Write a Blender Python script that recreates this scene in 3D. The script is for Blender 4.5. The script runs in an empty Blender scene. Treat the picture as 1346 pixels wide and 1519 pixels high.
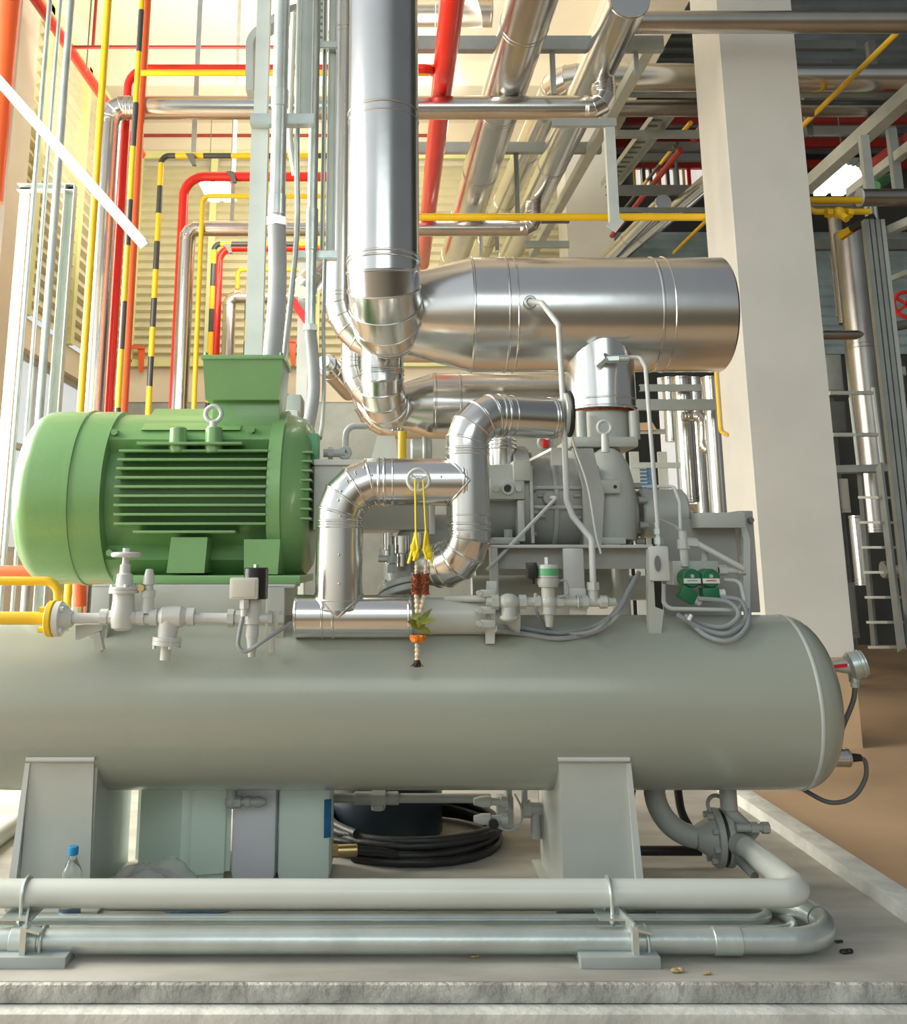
import bpy, bmesh, math, random
from mathutils import Vector as V, Matrix
from math import radians as R, sin, cos, pi, sqrt
random.seed(7)
C = bpy.context.scene.collection
SC = bpy.context.scene

# ------------------------------------------------------------------ camera
F, CX, CY, PITCH, H = 1450.0, 575.0, 513.0, R(12.34), 1.12
cp, sp = cos(PITCH), sin(PITCH)
cam_d = bpy.data.cameras.new('camera'); cam = bpy.data.objects.new('camera', cam_d); C.objects.link(cam)
cam.location = (0, 0, H); cam.rotation_euler = (pi / 2 + PITCH, 0, 0)
cam_d.sensor_fit = 'HORIZONTAL'; cam_d.sensor_width = 36.0; cam_d.lens = 36.0 * F / 1346
cam_d.shift_x = (673.0 - CX) / 1346; cam_d.shift_y = -(759.5 - CY) / 1346
cam_d.clip_start = 0.05; cam_d.clip_end = 200
SC.camera = cam

# ------------------------------------------------------------------ exposure, world, lights
SC.view_settings.view_transform = 'Standard'; SC.view_settings.look = 'None'
SC.view_settings.gamma = 1.0; SC.view_settings.use_curve_mapping = False
SC.view_settings.exposure = 0.0
WORLD = 0.80
w = bpy.data.worlds.new('overcast_sky'); SC.world = w; w.use_nodes = True
nt = w.node_tree; nt.nodes.clear()
wo = nt.nodes.new('ShaderNodeOutputWorld'); wb = nt.nodes.new('ShaderNodeBackground')
tc = nt.nodes.new('ShaderNodeTexCoord'); sx = nt.nodes.new('ShaderNodeSeparateXYZ'); rmp = nt.nodes.new('ShaderNodeValToRGB')
mr = nt.nodes.new('ShaderNodeMapRange'); mr.inputs[1].default_value = -1; mr.inputs[2].default_value = 1
nt.links.new(tc.outputs['Generated'], sx.inputs[0]); nt.links.new(sx.outputs['Z'], mr.inputs[0]); nt.links.new(mr.outputs[0], rmp.inputs[0])
e = rmp.color_ramp.elements
e[0].position = 0.40; e[0].color = (.30, .25, .18, 1); e[1].position = 0.53; e[1].color = (.90, .98, .97, 1)
x = rmp.color_ramp.elements.new(0.75); x.color = (.62, .66, .70, 1)
x = rmp.color_ramp.elements.new(0.49); x.color = (.80, .72, .56, 1)
# the sky is brightest on the left, where the sun stands, and dull to the right
m2 = nt.nodes.new('ShaderNodeMapRange'); m2.inputs[1].default_value = -1; m2.inputs[2].default_value = .5; m2.inputs[3].default_value = 1.9; m2.inputs[4].default_value = .30
nt.links.new(sx.outputs['X'], m2.inputs[0])
ml = nt.nodes.new('ShaderNodeMath'); ml.operation = 'MULTIPLY'; ml.inputs[1].default_value = WORLD; nt.links.new(m2.outputs[0], ml.inputs[0])
nt.links.new(ml.outputs[0], wb.inputs[1])
nt.links.new(rmp.outputs[0], wb.inputs[0]); nt.links.new(wb.outputs[0], wo.inputs[0])


def area(name, loc, target, sx_, sy_, power, col):
    d = bpy.data.lights.new(name, 'AREA'); d.shape = 'RECTANGLE'; d.size = sx_; d.size_y = sy_; d.energy = power; d.color = col
    o = bpy.data.objects.new(name, d); C.objects.link(o); o.location = loc
    o.rotation_euler = (V(target) - V(loc)).to_track_quat('-Z', 'Y').to_euler(); return o


area('left_daylight_fill', (-4.5, 4.7, 2.7), (-.3, 4.5, 1.5), 5.0, 4.0, 860, (1, .955, .83))  # added area lamp for the left daylight, strengthened to wash the motor cowl
area('front_fill', (0.0, -3.5, 4.2), (0.2, 4, 1.3), 5.0, 2.4, 90, (.88, 1, .98))  # unseen fill lamp behind the camera, added to lift front-facing surfaces
area('far_bay_fill', (-1.2, 9.7, 5.3), (-1.0, 12.5, 8.4), 4.0, 2.0, 180, (1, .95, .80))  # added lamp in mid-room, brightens the ceiling and back louvres
area('left_wall_fill', (1.2, 10.6, 6.6), (-3.8, 11.0, 5.2), 2.5, 1.6, 110, (1, .94, .76))  # added fill aimed at left wall and pilaster, stands in for bounced sun


# ------------------------------------------------------------------ geometry from measured sight lines
def ray(px, py):
    u = (px - CX) / F; v = (CY - py) / F
    return V((u, cp - v * sp, sp + v * cp))


def at(px, py, Y):
    d = ray(px, py); return V((0, 0, H)) + d * (Y / d.y)


def on_z(px, py, z):
    d = ray(px, py); return V((0, 0, H)) + d * ((z - H) / d.z)


def zc(p): return p.y * cp + (p.z - H) * sp
def sz(n, p): return n * zc(p) / F


def ratio(py):
    d = ray(CX, py); return d.z / d.y


def zat(py, Y): return H + Y * ratio(py)


# ------------------------------------------------------------------ materials
MT = {}


def mat(name, col, rough=.5, metal=0., var=.12, vscale=3.0, bump=0., bscale=20., coat=0., col2=None, stretch=None, trans=0., emit=None, alpha=1.):
    m = bpy.data.materials.new(name); m.use_nodes = True; n = m.node_tree; b = n.nodes['Principled BSDF']
    b.inputs['Roughness'].default_value = rough; b.inputs['Metallic'].default_value = metal
    b.inputs['Coat Weight'].default_value = coat; b.inputs['Coat Roughness'].default_value = .12
    b.inputs['Transmission Weight'].default_value = trans; b.inputs['Alpha'].default_value = alpha
    t = n.nodes.new('ShaderNodeTexCoord'); mp = n.nodes.new('ShaderNodeMapping'); n.links.new(t.outputs['Object'], mp.inputs[0])
    if stretch: mp.inputs['Scale'].default_value = stretch
    nz = n.nodes.new('ShaderNodeTexNoise'); nz.inputs['Scale'].default_value = vscale; nz.inputs['Detail'].default_value = 4
    n.links.new(mp.outputs[0], nz.inputs['Vector'])
    rp = n.nodes.new('ShaderNodeValToRGB'); c2 = col2 or tuple(max(0, c * (1 - var * 2)) for c in col)
    rp.color_ramp.elements[0].position = .3; rp.color_ramp.elements[1].position = .65
    rp.color_ramp.elements[0].color = (*c2, 1); rp.color_ramp.elements[1].color = (*col, 1)
    n.links.new(nz.outputs[0], rp.inputs[0]); n.links.new(rp.outputs[0], b.inputs['Base Color'])
    if bump:
        nb = n.nodes.new('ShaderNodeTexNoise'); nb.inputs['Scale'].default_value = bscale; nb.inputs['Detail'].default_value = 3
        n.links.new(mp.outputs[0], nb.inputs['Vector'])
        bp = n.nodes.new('ShaderNodeBump'); bp.inputs['Strength'].default_value = bump; bp.inputs['Distance'].default_value = .02
        n.links.new(nb.outputs[0], bp.inputs['Height']); n.links.new(bp.outputs[0], b.inputs['Normal'])
    if emit:
        b.inputs['Emission Color'].default_value = (*emit[:3], 1); b.inputs['Emission Strength'].default_value = emit[3]
    MT[name] = m; return m


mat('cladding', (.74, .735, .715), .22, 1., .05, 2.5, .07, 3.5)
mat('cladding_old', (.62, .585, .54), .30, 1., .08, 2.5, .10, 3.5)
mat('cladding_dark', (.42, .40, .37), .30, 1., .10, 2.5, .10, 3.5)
mat('galvanised', (.60, .66, .635), .34, .65, .10, 6., .05, 30)
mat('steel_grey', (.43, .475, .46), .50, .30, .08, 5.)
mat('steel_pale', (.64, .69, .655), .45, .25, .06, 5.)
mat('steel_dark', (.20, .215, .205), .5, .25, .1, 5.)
mat('tank_paint', (.365, .39, .33), .26, .0, .03, 1.5, .03, 60, coat=.35)
mat('grey_paint', (.50, .52, .475), .38, .0, .05, 4., .03, 80, coat=.2)
mat('grey_paint_cast', (.41, .415, .385), .45, .0, .08, 5., .10, 60, coat=.15)
mat('grey_paint_pale', (.62, .63, .60), .36, .0, .05, 4., coat=.2)
mat('pipe_paint', (.64, .67, .62), .33, .0, .04, 3., coat=.3)
mat('green_paint', (.20, .40, .15), .36, .0, .06, 3., .04, 90, coat=.35)
mat('green_bright', (.12, .42, .20), .4, .0, .05, 4.)
mat('green_coil', (.012, .16, .065), .42, .0, .1, 6.)
mat('red_paint', (.80, .022, .012), .28, .0, .06, 3., coat=.4)
mat('red_dull', (.42, .04, .03), .5, .0, .1, 3.)
mat('orange_paint', (.85, .13, .035), .35, .0, .06, 3., coat=.2)
mat('yellow_paint', (.90, .56, .01), .36, .0, .05, 3., coat=.3)
mat('black_paint', (.05, .05, .045), .45, .0, .1, 4.)
mat('white_label', (.82, .83, .80), .5, 0, .03)
mat('red_print', (.7, .06, .06), .5, 0, .03)
mat('blue_label', (.02, .16, .38), .4, 0, .2, 20., col2=(.01, .08, .22))
mat('wall_plaster', (.80, .75, .63), .8, 0, .06, 1.2, .08, 8.)
mat('wall_cream', (.83, .75, .60), .8, 0, .08, .8, .08, 8.)
mat('column_plaster', (.70, .70, .655), .75, 0, .05, 1.6, .12, 5.)
mat('column_bare', (.62, .44, .27), .85, 0, .10, 3., .1, 8.)
mat('louver_metal', (.70, .66, .47), .5, .15, .06, 2.)
mat('louver_frame', (.72, .74, .36), .5, .0, .06, 2.)
mat('ceiling_paint', (.82, .76, .64), .85, 0, .05, .7)
mat('roof_dark', (.30, .37, .43), .45, .2, .15, 2.)
mat('wall_dark', (.085, .09, .088), .6, .1, .3, .8)  # low light of the right bay put into this dark wall colour
mat('floor_brown', (.56, .385, .235), .55, 0, .22, .6, .05, 6.)
mat('concrete', (.50, .475, .42), .72, 0, .17, 2.2, .12, 14., stretch=(1, 3, 1))
mat('concrete_edge', (.58, .575, .53), .8, 0, .26, 9., .9, 34.)
mat('concrete_pale', (.72, .73, .68), .8, 0, .15, 7., .4, 22.)
mat('rubber_black', (.022, .022, .022), .45, 0, .15, 8., .1, 60)
mat('drum_plastic', (.018, .03, .042), .32, 0, .1, 3.)
mat('cable_grey', (.34, .36, .37), .5, 0, .05, 8.)
mat('cable_dark', (.13, .13, .125), .5, 0, .1, 8.)
mat('beige_plastic', (.66, .64, .55), .42, 0, .04)
mat('black_plastic', (.02, .02, .02), .3, 0, .1)
mat('can_green', (.74, .87, .80), .45, 0, .04, 2., trans=.25)
mat('can_lilac', (.78, .79, .86), .45, 0, .04, 2., trans=.25)
mat('blue_cap', (.015, .30, .62), .35, 0, .05)
mat('blue_plastic', (.16, .34, .60), .4, 0, .2, 9.)
mat('film_plastic', (.72, .73, .70), .25, 0, .1, 12., .35, 22., alpha=.42)
mat('window_glass', (.95, .97, .97), .1, 0, .02, alpha=.15)
mat('bottle_plastic', (.92, .96, .97), .06, 0, .02, trans=.92)
mat('lamp_tube', (1, 1, 1), .5, 0, 0, emit=(1, .98, .92, 9))
mat('white_plastic', (.80, .80, .76), .4, 0, .03)
mat('brass', (.70, .52, .25), .35, 1, .1, 9.)
mat('yellow_ribbon', (.93, .72, .01), .5, 0, .08, 20)
mat('jasmine', (.86, .72, .50), .6, 0, .15, 60)
mat('petal_brown', (.40, .10, .03), .7, 0, .35, 120, .3, 120)
mat('marigold', (.93, .25, .008), .6, 0, .2, 90, .3, 120)
mat('leaf_olive', (.27, .30, .035), .5, 0, .35, 25)
mat('rose_dark', (.06, .018, .02), .6, 0, .3, 80)
mat('leaf_dry', (.62, .47, .22), .8, 0, .3, 60)
mat('glass_blue', (.50, .62, .66), .15, 0, .15, 2.)


# striped paint: yellow with black bands of even length along the pipe
def stripes(name, axis, period, duty=.5):
    m = bpy.data.materials.new(name); m.use_nodes = True; n = m.node_tree; b = n.nodes['Principled BSDF']
    b.inputs['Roughness'].default_value = .38; b.inputs['Coat Weight'].default_value = .25
    t = n.nodes.new('ShaderNodeTexCoord'); s = n.nodes.new('ShaderNodeSeparateXYZ'); n.links.new(t.outputs['Object'], s.inputs[0])
    d = n.nodes.new('ShaderNodeMath'); d.operation = 'DIVIDE'; d.inputs[1].default_value = period; n.links.new(s.outputs[axis], d.inputs[0])
    f = n.nodes.new('ShaderNodeMath'); f.operation = 'FRACT'; n.links.new(d.outputs[0], f.inputs[0])
    r = n.nodes.new('ShaderNodeValToRGB'); r.color_ramp.interpolation = 'CONSTANT'
    r.color_ramp.elements[0].color = (.90, .56, .01, 1); r.color_ramp.elements[1].position = duty; r.color_ramp.elements[1].color = (.06, .06, .055, 1)
    n.links.new(f.outputs[0], r.inputs[0]); n.links.new(r.outputs[0], b.inputs['Base Color']); MT[name] = m


stripes('striped_z', 2, .58); stripes('striped_near', 2, .75, .54); stripes('striped_x', 0, .56); stripes('striped_y', 1, .9)

# ------------------------------------------------------------------ mesh builder
W = {}


class MB:
    def __init__(s): s.bm = bmesh.new()

    def box(s, c, size, rot=None, bev=0.):
        r = bmesh.ops.create_cube(s.bm, size=1.); vs = r['verts']
        M = (rot.to_4x4() if rot else Matrix.Identity(4)) @ Matrix.Diagonal((*size, 1))
        bmesh.ops.transform(s.bm, matrix=Matrix.Translation(V(c)) @ M, verts=vs)
        if bev:
            es = list({e for v in vs for e in v.link_edges})
            bmesh.ops.bevel(s.bm, geom=es, offset=bev, segments=2, profile=.6, affect='EDGES')
        return s

    def span(s, a, b, bev=0.):
        a, b = V(a), V(b); return s.box((a + b) / 2, [abs(q) for q in (b - a)], bev=bev)

    def bar(s, a, b, wd, th, up=(0, 0, 1), bev=0.):            # rectangular bar from a to b; wd across, th along 'up'
        a, b = V(a), V(b); d = (b - a).normalized(); u = V(up); u = (u - d * u.dot(d)).normalized(); x = d.cross(u)
        M = Matrix((x, d, u)).transposed()
        return s.box((a + b) / 2, (wd, (b - a).length, th), M, bev)

    def angle(s, a, b, wd, th, up=(0, 0, 1), side=1):          # L-section from a to b
        a, b = V(a), V(b); d = (b - a).normalized(); u = V(up); u = (u - d * u.dot(d)).normalized(); x = d.cross(u) * side
        s.bar(a, b, wd, th, u); s.bar(a - x * (wd / 2 - th / 2) + u * wd / 2, b - x * (wd / 2 - th / 2) + u * wd / 2, th, wd, u); return s

    def channel(s, a, b, h, dp, th, up=(0, 0, 1), side=1):     # C-section, web height h, flange depth dp on 'side'
        a, b = V(a), V(b); d = (b - a).normalized(); u = V(up); u = (u - d * u.dot(d)).normalized(); x = d.cross(u) * side
        s.bar(a, b, th, h, u)
        for k in (-1, 1): s.bar(a + x * dp / 2 + u * k * (h / 2 - th / 2), b + x * dp / 2 + u * k * (h / 2 - th / 2), dp, th, u)
        return s

    def lathe(s, prof, o, axis=(0, 0, 1), n=28):
        o, ax = V(o), V(axis).normalized(); a = V((0, 0, 1)) if abs(ax.z) < .9 else V((0, 1, 0))
        e1 = (a - ax * a.dot(ax)).normalized(); e2 = ax.cross(e1); rings = []
        for (t, r) in prof:
            if r < 1e-6: rings.append([s.bm.verts.new(o + ax * t)])
            else: rings.append([s.bm.verts.new(o + ax * t + (e1 * cos(2 * pi * k / n) + e2 * sin(2 * pi * k / n)) * r) for k in range(n)])
        for A, B in zip(rings, rings[1:]):
            for k in range(n):
                q = (k + 1) % n
                if len(A) == 1 and len(B) == 1: continue
                if len(A) == 1: f = [A[0], B[q], B[k]]
                elif len(B) == 1: f = [A[k], A[q], B[0]]
                else: f = [A[k], A[q], B[q], B[k]]
                try: s.bm.faces.new(f)
                except ValueError: pass
        return s

    def cyl(s, a, b, r, r2=None, n=24, ch=0.):
        a, b = V(a), V(b); L = (b - a).length; r2 = r if r2 is None else r2
        if ch: pr = [(0, 0), (0, r - ch), (ch, r), (L - ch, r2), (L, r2 - ch), (L, 0)]
        else: pr = [(0, 0), (0, r), (L, r2), (L, 0)]
        return s.lathe(pr, a, b - a, n)

    def hexn(s, a, b, r): return s.cyl(a, b, r, n=6)

    def ball(s, c, r, n=16, scale=(1, 1, 1)):
        m = max(6, n // 2); pr = [(-cos(pi * k / m) * r, sin(pi * k / m) * r if 0 < k < m else 0) for k in range(m + 1)]
        k0 = len(s.bm.verts); s.lathe(pr, (0, 0, 0), (0, 0, 1), n); s.bm.verts.ensure_lookup_table()
        for v in s.bm.verts[k0:]: v.co = V(c) + V((v.co.x * scale[0], v.co.y * scale[1], v.co.z * scale[2]))
        return s

    def torus(s, c, axis, RR, r, n=32, m=10):
        c, ax = V(c), V(axis).normalized(); a = V((0, 0, 1)) if abs(ax.z) < .9 else V((0, 1, 0))
        e1 = (a - ax * a.dot(ax)).normalized(); e2 = ax.cross(e1); g = []
        for i in range(n):
            d = e1 * cos(2 * pi * i / n) + e2 * sin(2 * pi * i / n)
            g.append([s.bm.verts.new(c + d * (RR + r * cos(2 * pi * j / m)) + ax * r * sin(2 * pi * j / m)) for j in range(m)])
        for i in range(n):
            for j in range(m): s.bm.faces.new([g[i][j], g[(i + 1) % n][j], g[(i + 1) % n][(j + 1) % m], g[i][(j + 1) % m]])
        return s

    def tube(s, pts, r, n=12, caps=True, shape=None):          # sweep with mitred joints
        pts = [V(p) for p in pts]; ds = [(b - a).normalized() for a, b in zip(pts, pts[1:])]
        d = ds[0]; a = V((0, 0, 1)) if abs(d.z) < .9 else V((0, 1, 0))
        e1 = (a - d * a.dot(d)).normalized(); e2 = d.cross(e1)
        sh = shape or [(cos(2 * pi * k / n) * r, sin(2 * pi * k / n) * r) for k in range(n)]; n = len(sh)
        off = [e1 * u + e2 * v for u, v in sh]; rings = [[s.bm.verts.new(pts[0] + o) for o in off]]
        for i in range(1, len(pts)):
            if i < len(pts) - 1:
                nr = (ds[i - 1] + ds[i]).normalized(); dp = ds[i - 1]
                q = [o - dp * (o.dot(nr) / dp.dot(nr)) for o in off]; rings.append([s.bm.verts.new(pts[i] + o) for o in q])
                off = [o - ds[i] * o.dot(ds[i]) for o in q]
            else: rings.append([s.bm.verts.new(pts[i] + o) for o in off])
        for A, B in zip(rings, rings[1:]):
            for k in range(n): s.bm.faces.new([A[k], A[(k + 1) % n], B[(k + 1) % n], B[k]])
        if caps: s.bm.faces.new(rings[0][::-1]); s.bm.faces.new(rings[-1])
        return s

    def prism(s, poly, vec):
        a = [s.bm.verts.new(V(p)) for p in poly]; b = [s.bm.verts.new(V(p) + V(vec)) for p in poly]; n = len(a)
        s.bm.faces.new(a[::-1]); s.bm.faces.new(b)
        for k in range(n): s.bm.faces.new([a[k], a[(k + 1) % n], b[(k + 1) % n], b[k]])
        return s

    def ridge(s, c, d, r, wd=.012, h=.004, n=40):
        return s.lathe([(-wd / 2, r * .98), (-wd / 2, r + h * .5), (-wd * .2, r + h), (wd * .2, r + h), (wd / 2, r + h * .5), (wd / 2, r * .98)], c, d, n)

    def build(s, name, m, parent=None, label=None, sharp=35, origin=None):
        bm = s.bm; bmesh.ops.recalc_face_normals(bm, faces=bm.faces)
        co = [v.co for v in bm.verts]; lo = V([min(c[i] for c in co) for i in range(3)]); hi = V([max(c[i] for c in co) for i in range(3)])
        o = (lo + hi) / 2
        if parent is None: o.z = lo.z
        if origin: o = V(origin)
        bmesh.ops.translate(bm, vec=-o, verts=bm.verts)
        me = bpy.data.meshes.new(name); bm.to_mesh(me); bm.free()
        for p in me.polygons: p.use_smooth = True
        me.set_sharp_from_angle(angle=R(sharp))
        me.materials.append(MT[m] if isinstance(m, str) else m)
        ob = bpy.data.objects.new(name, me); C.objects.link(ob); W[ob] = o
        if parent is not None: ob.parent = parent; ob.location = o - W[parent]
        else: ob.location = o
        if label: ob['label'] = label
        return ob


def tag(o, label, cat, group=None, kind=None):
    o['label'] = label; o['category'] = cat
    if group: o['group'] = group
    if kind: o['kind'] = kind
    return o


def thing(name, label, cat, loc, group=None):
    o = bpy.data.objects.new(name, None); o.empty_display_size = .05; C.objects.link(o); o.location = loc; W[o] = V(loc)
    return tag(o, label, cat, group)


def struct(o, label=None):
    o['kind'] = 'structure'
    if label: o['label'] = label
    return o


def dup(root, delta, label, group=None):
    r = root.copy(); C.objects.link(r); r.location = root.location + V(delta); r['label'] = label; W[r] = W[root] + V(delta)
    if group: r['group'] = group
    for ch in list(root.children):
        c = ch.copy(); C.objects.link(c); c.parent = r
        for g in list(ch.children):
            q = g.copy(); C.objects.link(q); q.parent = c
    return r


def pieces(path, rad, n=6):
    path = [V(p) for p in path]; out = []; cur = path[0]
    for i in range(1, len(path) - 1):
        p = path[i]; d1 = (p - path[i - 1]).normalized(); d2 = (path[i + 1] - p).normalized(); th = d1.angle(d2)
        rr = rad[i - 1] if isinstance(rad, (list, tuple)) else rad
        if th < .02: continue
        t = rr * math.tan(th / 2); a = p - d1 * t; b = p + d2 * t
        ctr = a + (d2 - d1 * d1.dot(d2)).normalized() * rr; u = (a - ctr) / cos(th / 2 / n); d1_ = d1 / cos(th / 2 / n); arc = [a]
        for k in range(n):
            f = th * (k + .5) / n; arc.append(ctr + u * cos(f) + d1_ * rr * sin(f))
        arc.append(b)
        if (a - cur).length > 1e-4: out.append(('s', [cur, a]))
        out.append(('e', arc)); cur = b
    out.append(('s', [cur, path[-1]])); return out


def smooth(path, rad, n=6):
    r = []
    for k, p in pieces(path, rad, n):
        for q in p:
            if not r or (q - r[-1]).length > 1e-5: r.append(q)
    return r


def curve(pts, n=8):                                            # Catmull-Rom through the points
    pts = [V(p) for p in pts]; P = [pts[0] * 2 - pts[1]] + pts + [pts[-1] * 2 - pts[-2]]; r = []
    for i in range(1, len(P) - 2):
        for k in range(n):
            t = k / n; a, b, c, d = P[i - 1], P[i], P[i + 1], P[i + 2]
            r.append(.5 * ((2 * b) + (c - a) * t + (2 * a - 5 * b + 4 * c - d) * t * t + (3 * b - a - 3 * c + d) * t ** 3))
    return r + [pts[-1]]


def line(name, label, cat, path, r, m, bend=.06, n=12, group=None, seg=6):      # plain one-mesh pipe, conduit or cable
    return tag(MB().tube(smooth(path, bend, seg) if bend else path, r, n).build(name, m), label, cat, group)


def clad(name, label, cat, path, r, m='cladding', bend=.15, gores=5, every=1.0, group=None, n=44, ends=True, base=None, ridge_h=.004, cap=True):
    P = [V(p) for p in path]; lo = min(P, key=lambda q: q.z)
    t = thing(name, label, cat, base or lo, group)
    for k, p in pieces(path, bend, gores):
        b = MB()
        if k == 's':
            b.tube(p, r, n, cap); d = (p[1] - p[0]); L = d.length; d.normalize()
            if L > r * 1.2:
                cnt = max(1, int(L / every))
                for i in range(cnt + 1):
                    q = min(max(.02, L * i / cnt), L - .02)
                    b.ridge(p[0] + d * q, d, r, .010, ridge_h, n)
                    if 0 < i < cnt or cnt == 1: b.ridge(p[0] + d * min(L - .01, q + max(.03, r * .25)), d, r, .006, ridge_h * .6, n)
            b.build('straight_section', m, t, sharp=11)
        else:
            b.tube(p, r, n, True)
            for i, q in enumerate(p):
                d = (p[min(i + 1, len(p) - 1)] - p[max(i - 1, 0)]).normalized(); b.ridge(q, d, r * 1.004, .009, ridge_h, n)
            b.build('elbow', m, t, sharp=11)
    return t


def bolts(b, c, axis, rad, cnt, r=.008, L=.012, ph=0.):
    c, ax = V(c), V(axis).normalized(); a = V((0, 0, 1)) if abs(ax.z) < .9 else V((0, 1, 0))
    e1 = (a - ax * a.dot(ax)).normalized(); e2 = ax.cross(e1)
    for k in range(cnt):
        q = c + (e1 * cos(2 * pi * k / cnt + ph) + e2 * sin(2 * pi * k / cnt + ph)) * rad; b.hexn(q - ax * L / 2, q + ax * L / 2, r)
    return b

# ================================================================== THE SETTING
XL, YB, ZC = -3.82, 14.0, 7.7
ZF = -0.12
struct(MB().span((-7, 1.0, ZF - .2), (10, 17, ZF)).build('floor', 'floor_brown'), 'brown worn concrete shop floor')
pad = MB(); pad.span((-4.2, 2.97, ZF), (1.64, 5.3, 0), bev=.008)
struct(pad.build('floor_plinth', 'concrete'), 'raised concrete machine plinth with rough front edge')
struct(MB().span((-4.2, 2.900, ZF), (2.4, 2.971, -.053), bev=.006).build('trim_1', 'concrete_pale'), 'pale lower step along the plinth front')
struct(MB().span((-4.2, 2.955, -.052), (1.64, 2.985, -.004), bev=.01).build('trim_2', 'concrete_edge'), 'chipped front edge of the plinth')
struct(MB().span((1.64, 2.9, ZF), (1.74, 6.4, .045), bev=.008).build('trim_3', 'concrete_pale'), 'white kerb along the right side of the plinth')

cxl, cxr = at(1103, 500, 7).x, at(1222, 500, 7).x
struct(MB().span((cxl, 7, .466), (cxr, 7.62, 7.7)).build('column_near', 'column_plaster'), 'white plastered square column')
struct(MB().span((cxl + .003, 7.003, ZF), (cxr - .003, 7.617, .466)).build('column_near_base', 'column_bare'), 'unpainted tan foot of the white column')
fxl = at(840, 300, 12).x
struct(MB().span((fxl, 12, ZF), (fxl + .6, 12.6, 7.0)).build('column_far', 'column_plaster'), 'plain square column further back')
struct(MB().span((cxl - .05, 7.62, 7.0), (cxr + .05, YB, 7.7)).build('beam_ceiling', 'ceiling_paint'), 'concrete ceiling beam over the columns')
struct(MB().span((XL - .3, 4.5, ZC), (3.4, YB + .3, ZC + .2)).build('ceiling', 'ceiling_paint'), 'cream ceiling')
cb = MB(); cb.span((XL, 9.0, ZC - .35), (3.3, 9.35, ZC)); cb.span((XL, 12.1, ZC - .35), (3.3, 12.45, ZC))
struct(cb.build('beam_cross', 'ceiling_paint'), 'cream ceiling cross beams')

# back wall: plaster, with a louvred panel let into it
wbk = MB(); wbk.span((XL - .3, YB, 3.35), (3.25, YB + .25, 3.92)); wbk.span((XL - .3, YB, 7.15), (3.25, YB + .25, ZC)); wbk.span((XL - .3, YB + .1, 3.92), (3.25, YB + .25, 7.15))
struct(wbk.build('wall_back', 'wall_cream'), 'cream plaster back wall')
struct(MB().span((XL - .3, YB + .02, ZF), (3.25, YB + .25, 3.35)).build('wall_back_lower', 'steel_grey'), 'grey sheeted lower part of the back wall')


def louver(name, a, b, z0, z1, pitch, nrm, m='louver_metal'):
    # folded slat sheet between plan points a and b, slats leaning out along nrm
    a, b, nrm = V((*a, 0)), V((*b, 0)), V((*nrm, 0)); mb = MB(); k = int((z1 - z0) / pitch); poly = []
    for i in range(k):
        z = z0 + i * pitch; poly += [(z, .07), (z + pitch * .72, .012), (z + pitch * .80, .0)]
    for (za, da), (zb, db) in zip(poly, poly[1:]):
        q = [a + nrm * da + V((0, 0, za)), b + nrm * da + V((0, 0, za)), b + nrm * db + V((0, 0, zb)), a + nrm * db + V((0, 0, zb))]
        mb.bm.faces.new([mb.bm.verts.new(v) for v in q])
    bmesh.ops.remove_doubles(mb.bm, verts=mb.bm.verts, dist=1e-5)
    bmesh.ops.solidify(mb.bm, geom=mb.bm.faces[:], thickness=.006)
    return mb.build(name, m, sharp=20)


struct(louver('wall_back_louvre', (XL, YB + .0), (3.2, YB + .0), 3.94, 7.12, .128, (0, -1)), 'cream horizontal louvres on the back wall')
fr = MB()
for xx in (XL + .06, at(312, 400, 13.9).x, at(470, 400, 13.9).x, at(700, 300, 13.9).x): fr.span((xx - .05, YB - .1, 3.92), (xx + .05, YB - .02, 7.15))
fr.span((XL, YB - .1, 7.08), (3.2, YB - .02, 7.2)); fr.span((XL, YB - .1, 3.86), (3.2, YB - .02, 3.96))
struct(fr.build('trim_4', 'louver_frame'), 'yellow-green frame of the back louvres')

# left wall: louvred above, open to daylight below
wl = MB(); wl.span((XL - .25, 8.0, 7.15), (XL, YB, ZC)); wl.span((XL - .25, 8.0, 3.30), (XL, YB, 3.62))
struct(wl.build('wall_left', 'wall_cream'), 'cream left wall')
struct(MB().span((XL - .3, 8.80, ZF), (XL + .18, 9.28, ZC)).build('column_left', 'wall_plaster'), 'cream pilaster at the left wall')
for i, (ya, yb) in enumerate(((9.30, 9.78), (9.88, 11.2), (11.32, 12.6), (12.72, YB))):
    struct(louver('wall_left_louvre', (XL, ya), (XL, yb), 3.64, 7.12, .15, (1, 0)), 'cream horizontal louvres on the left wall')
fl = MB()
for yy in (9.83, 11.26, 12.66): fl.span((XL, yy - .06, 3.6), (XL + .1, yy + .06, 7.15))
fl.span((XL, 9.28, 7.06), (XL + .1, YB, 7.2))
struct(fl.build('trim_5', 'louver_frame'), 'yellow-green frame of the left louvres')
for i, (ya, yb) in enumerate(((9.3, 10.9), (10.9, 12.5), (12.5, 13.98))):
    t = struct(MB().span((XL - .14, ya, 1.2), (XL - .12, yb, 3.3)).build('window_%d' % (i + 1), 'window_glass'), 'daylit window pane under the louvres')
    f = MB()
    for q in (ya + .03, yb - .03): f.span((XL - .17, q - .03, 1.2), (XL - .09, q + .03, 3.3))
    for q in (1.22, 2.3, 3.28): f.span((XL - .17, ya, q - .03), (XL - .09, yb, q + .03))
    struct(f.build('window_frame', 'steel_pale', t))
struct(MB().span((XL - .25, 8.0, ZF), (XL, YB, 1.2)).build('wall_left_lower', 'wall_plaster'), 'cream wall under the windows')

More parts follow.
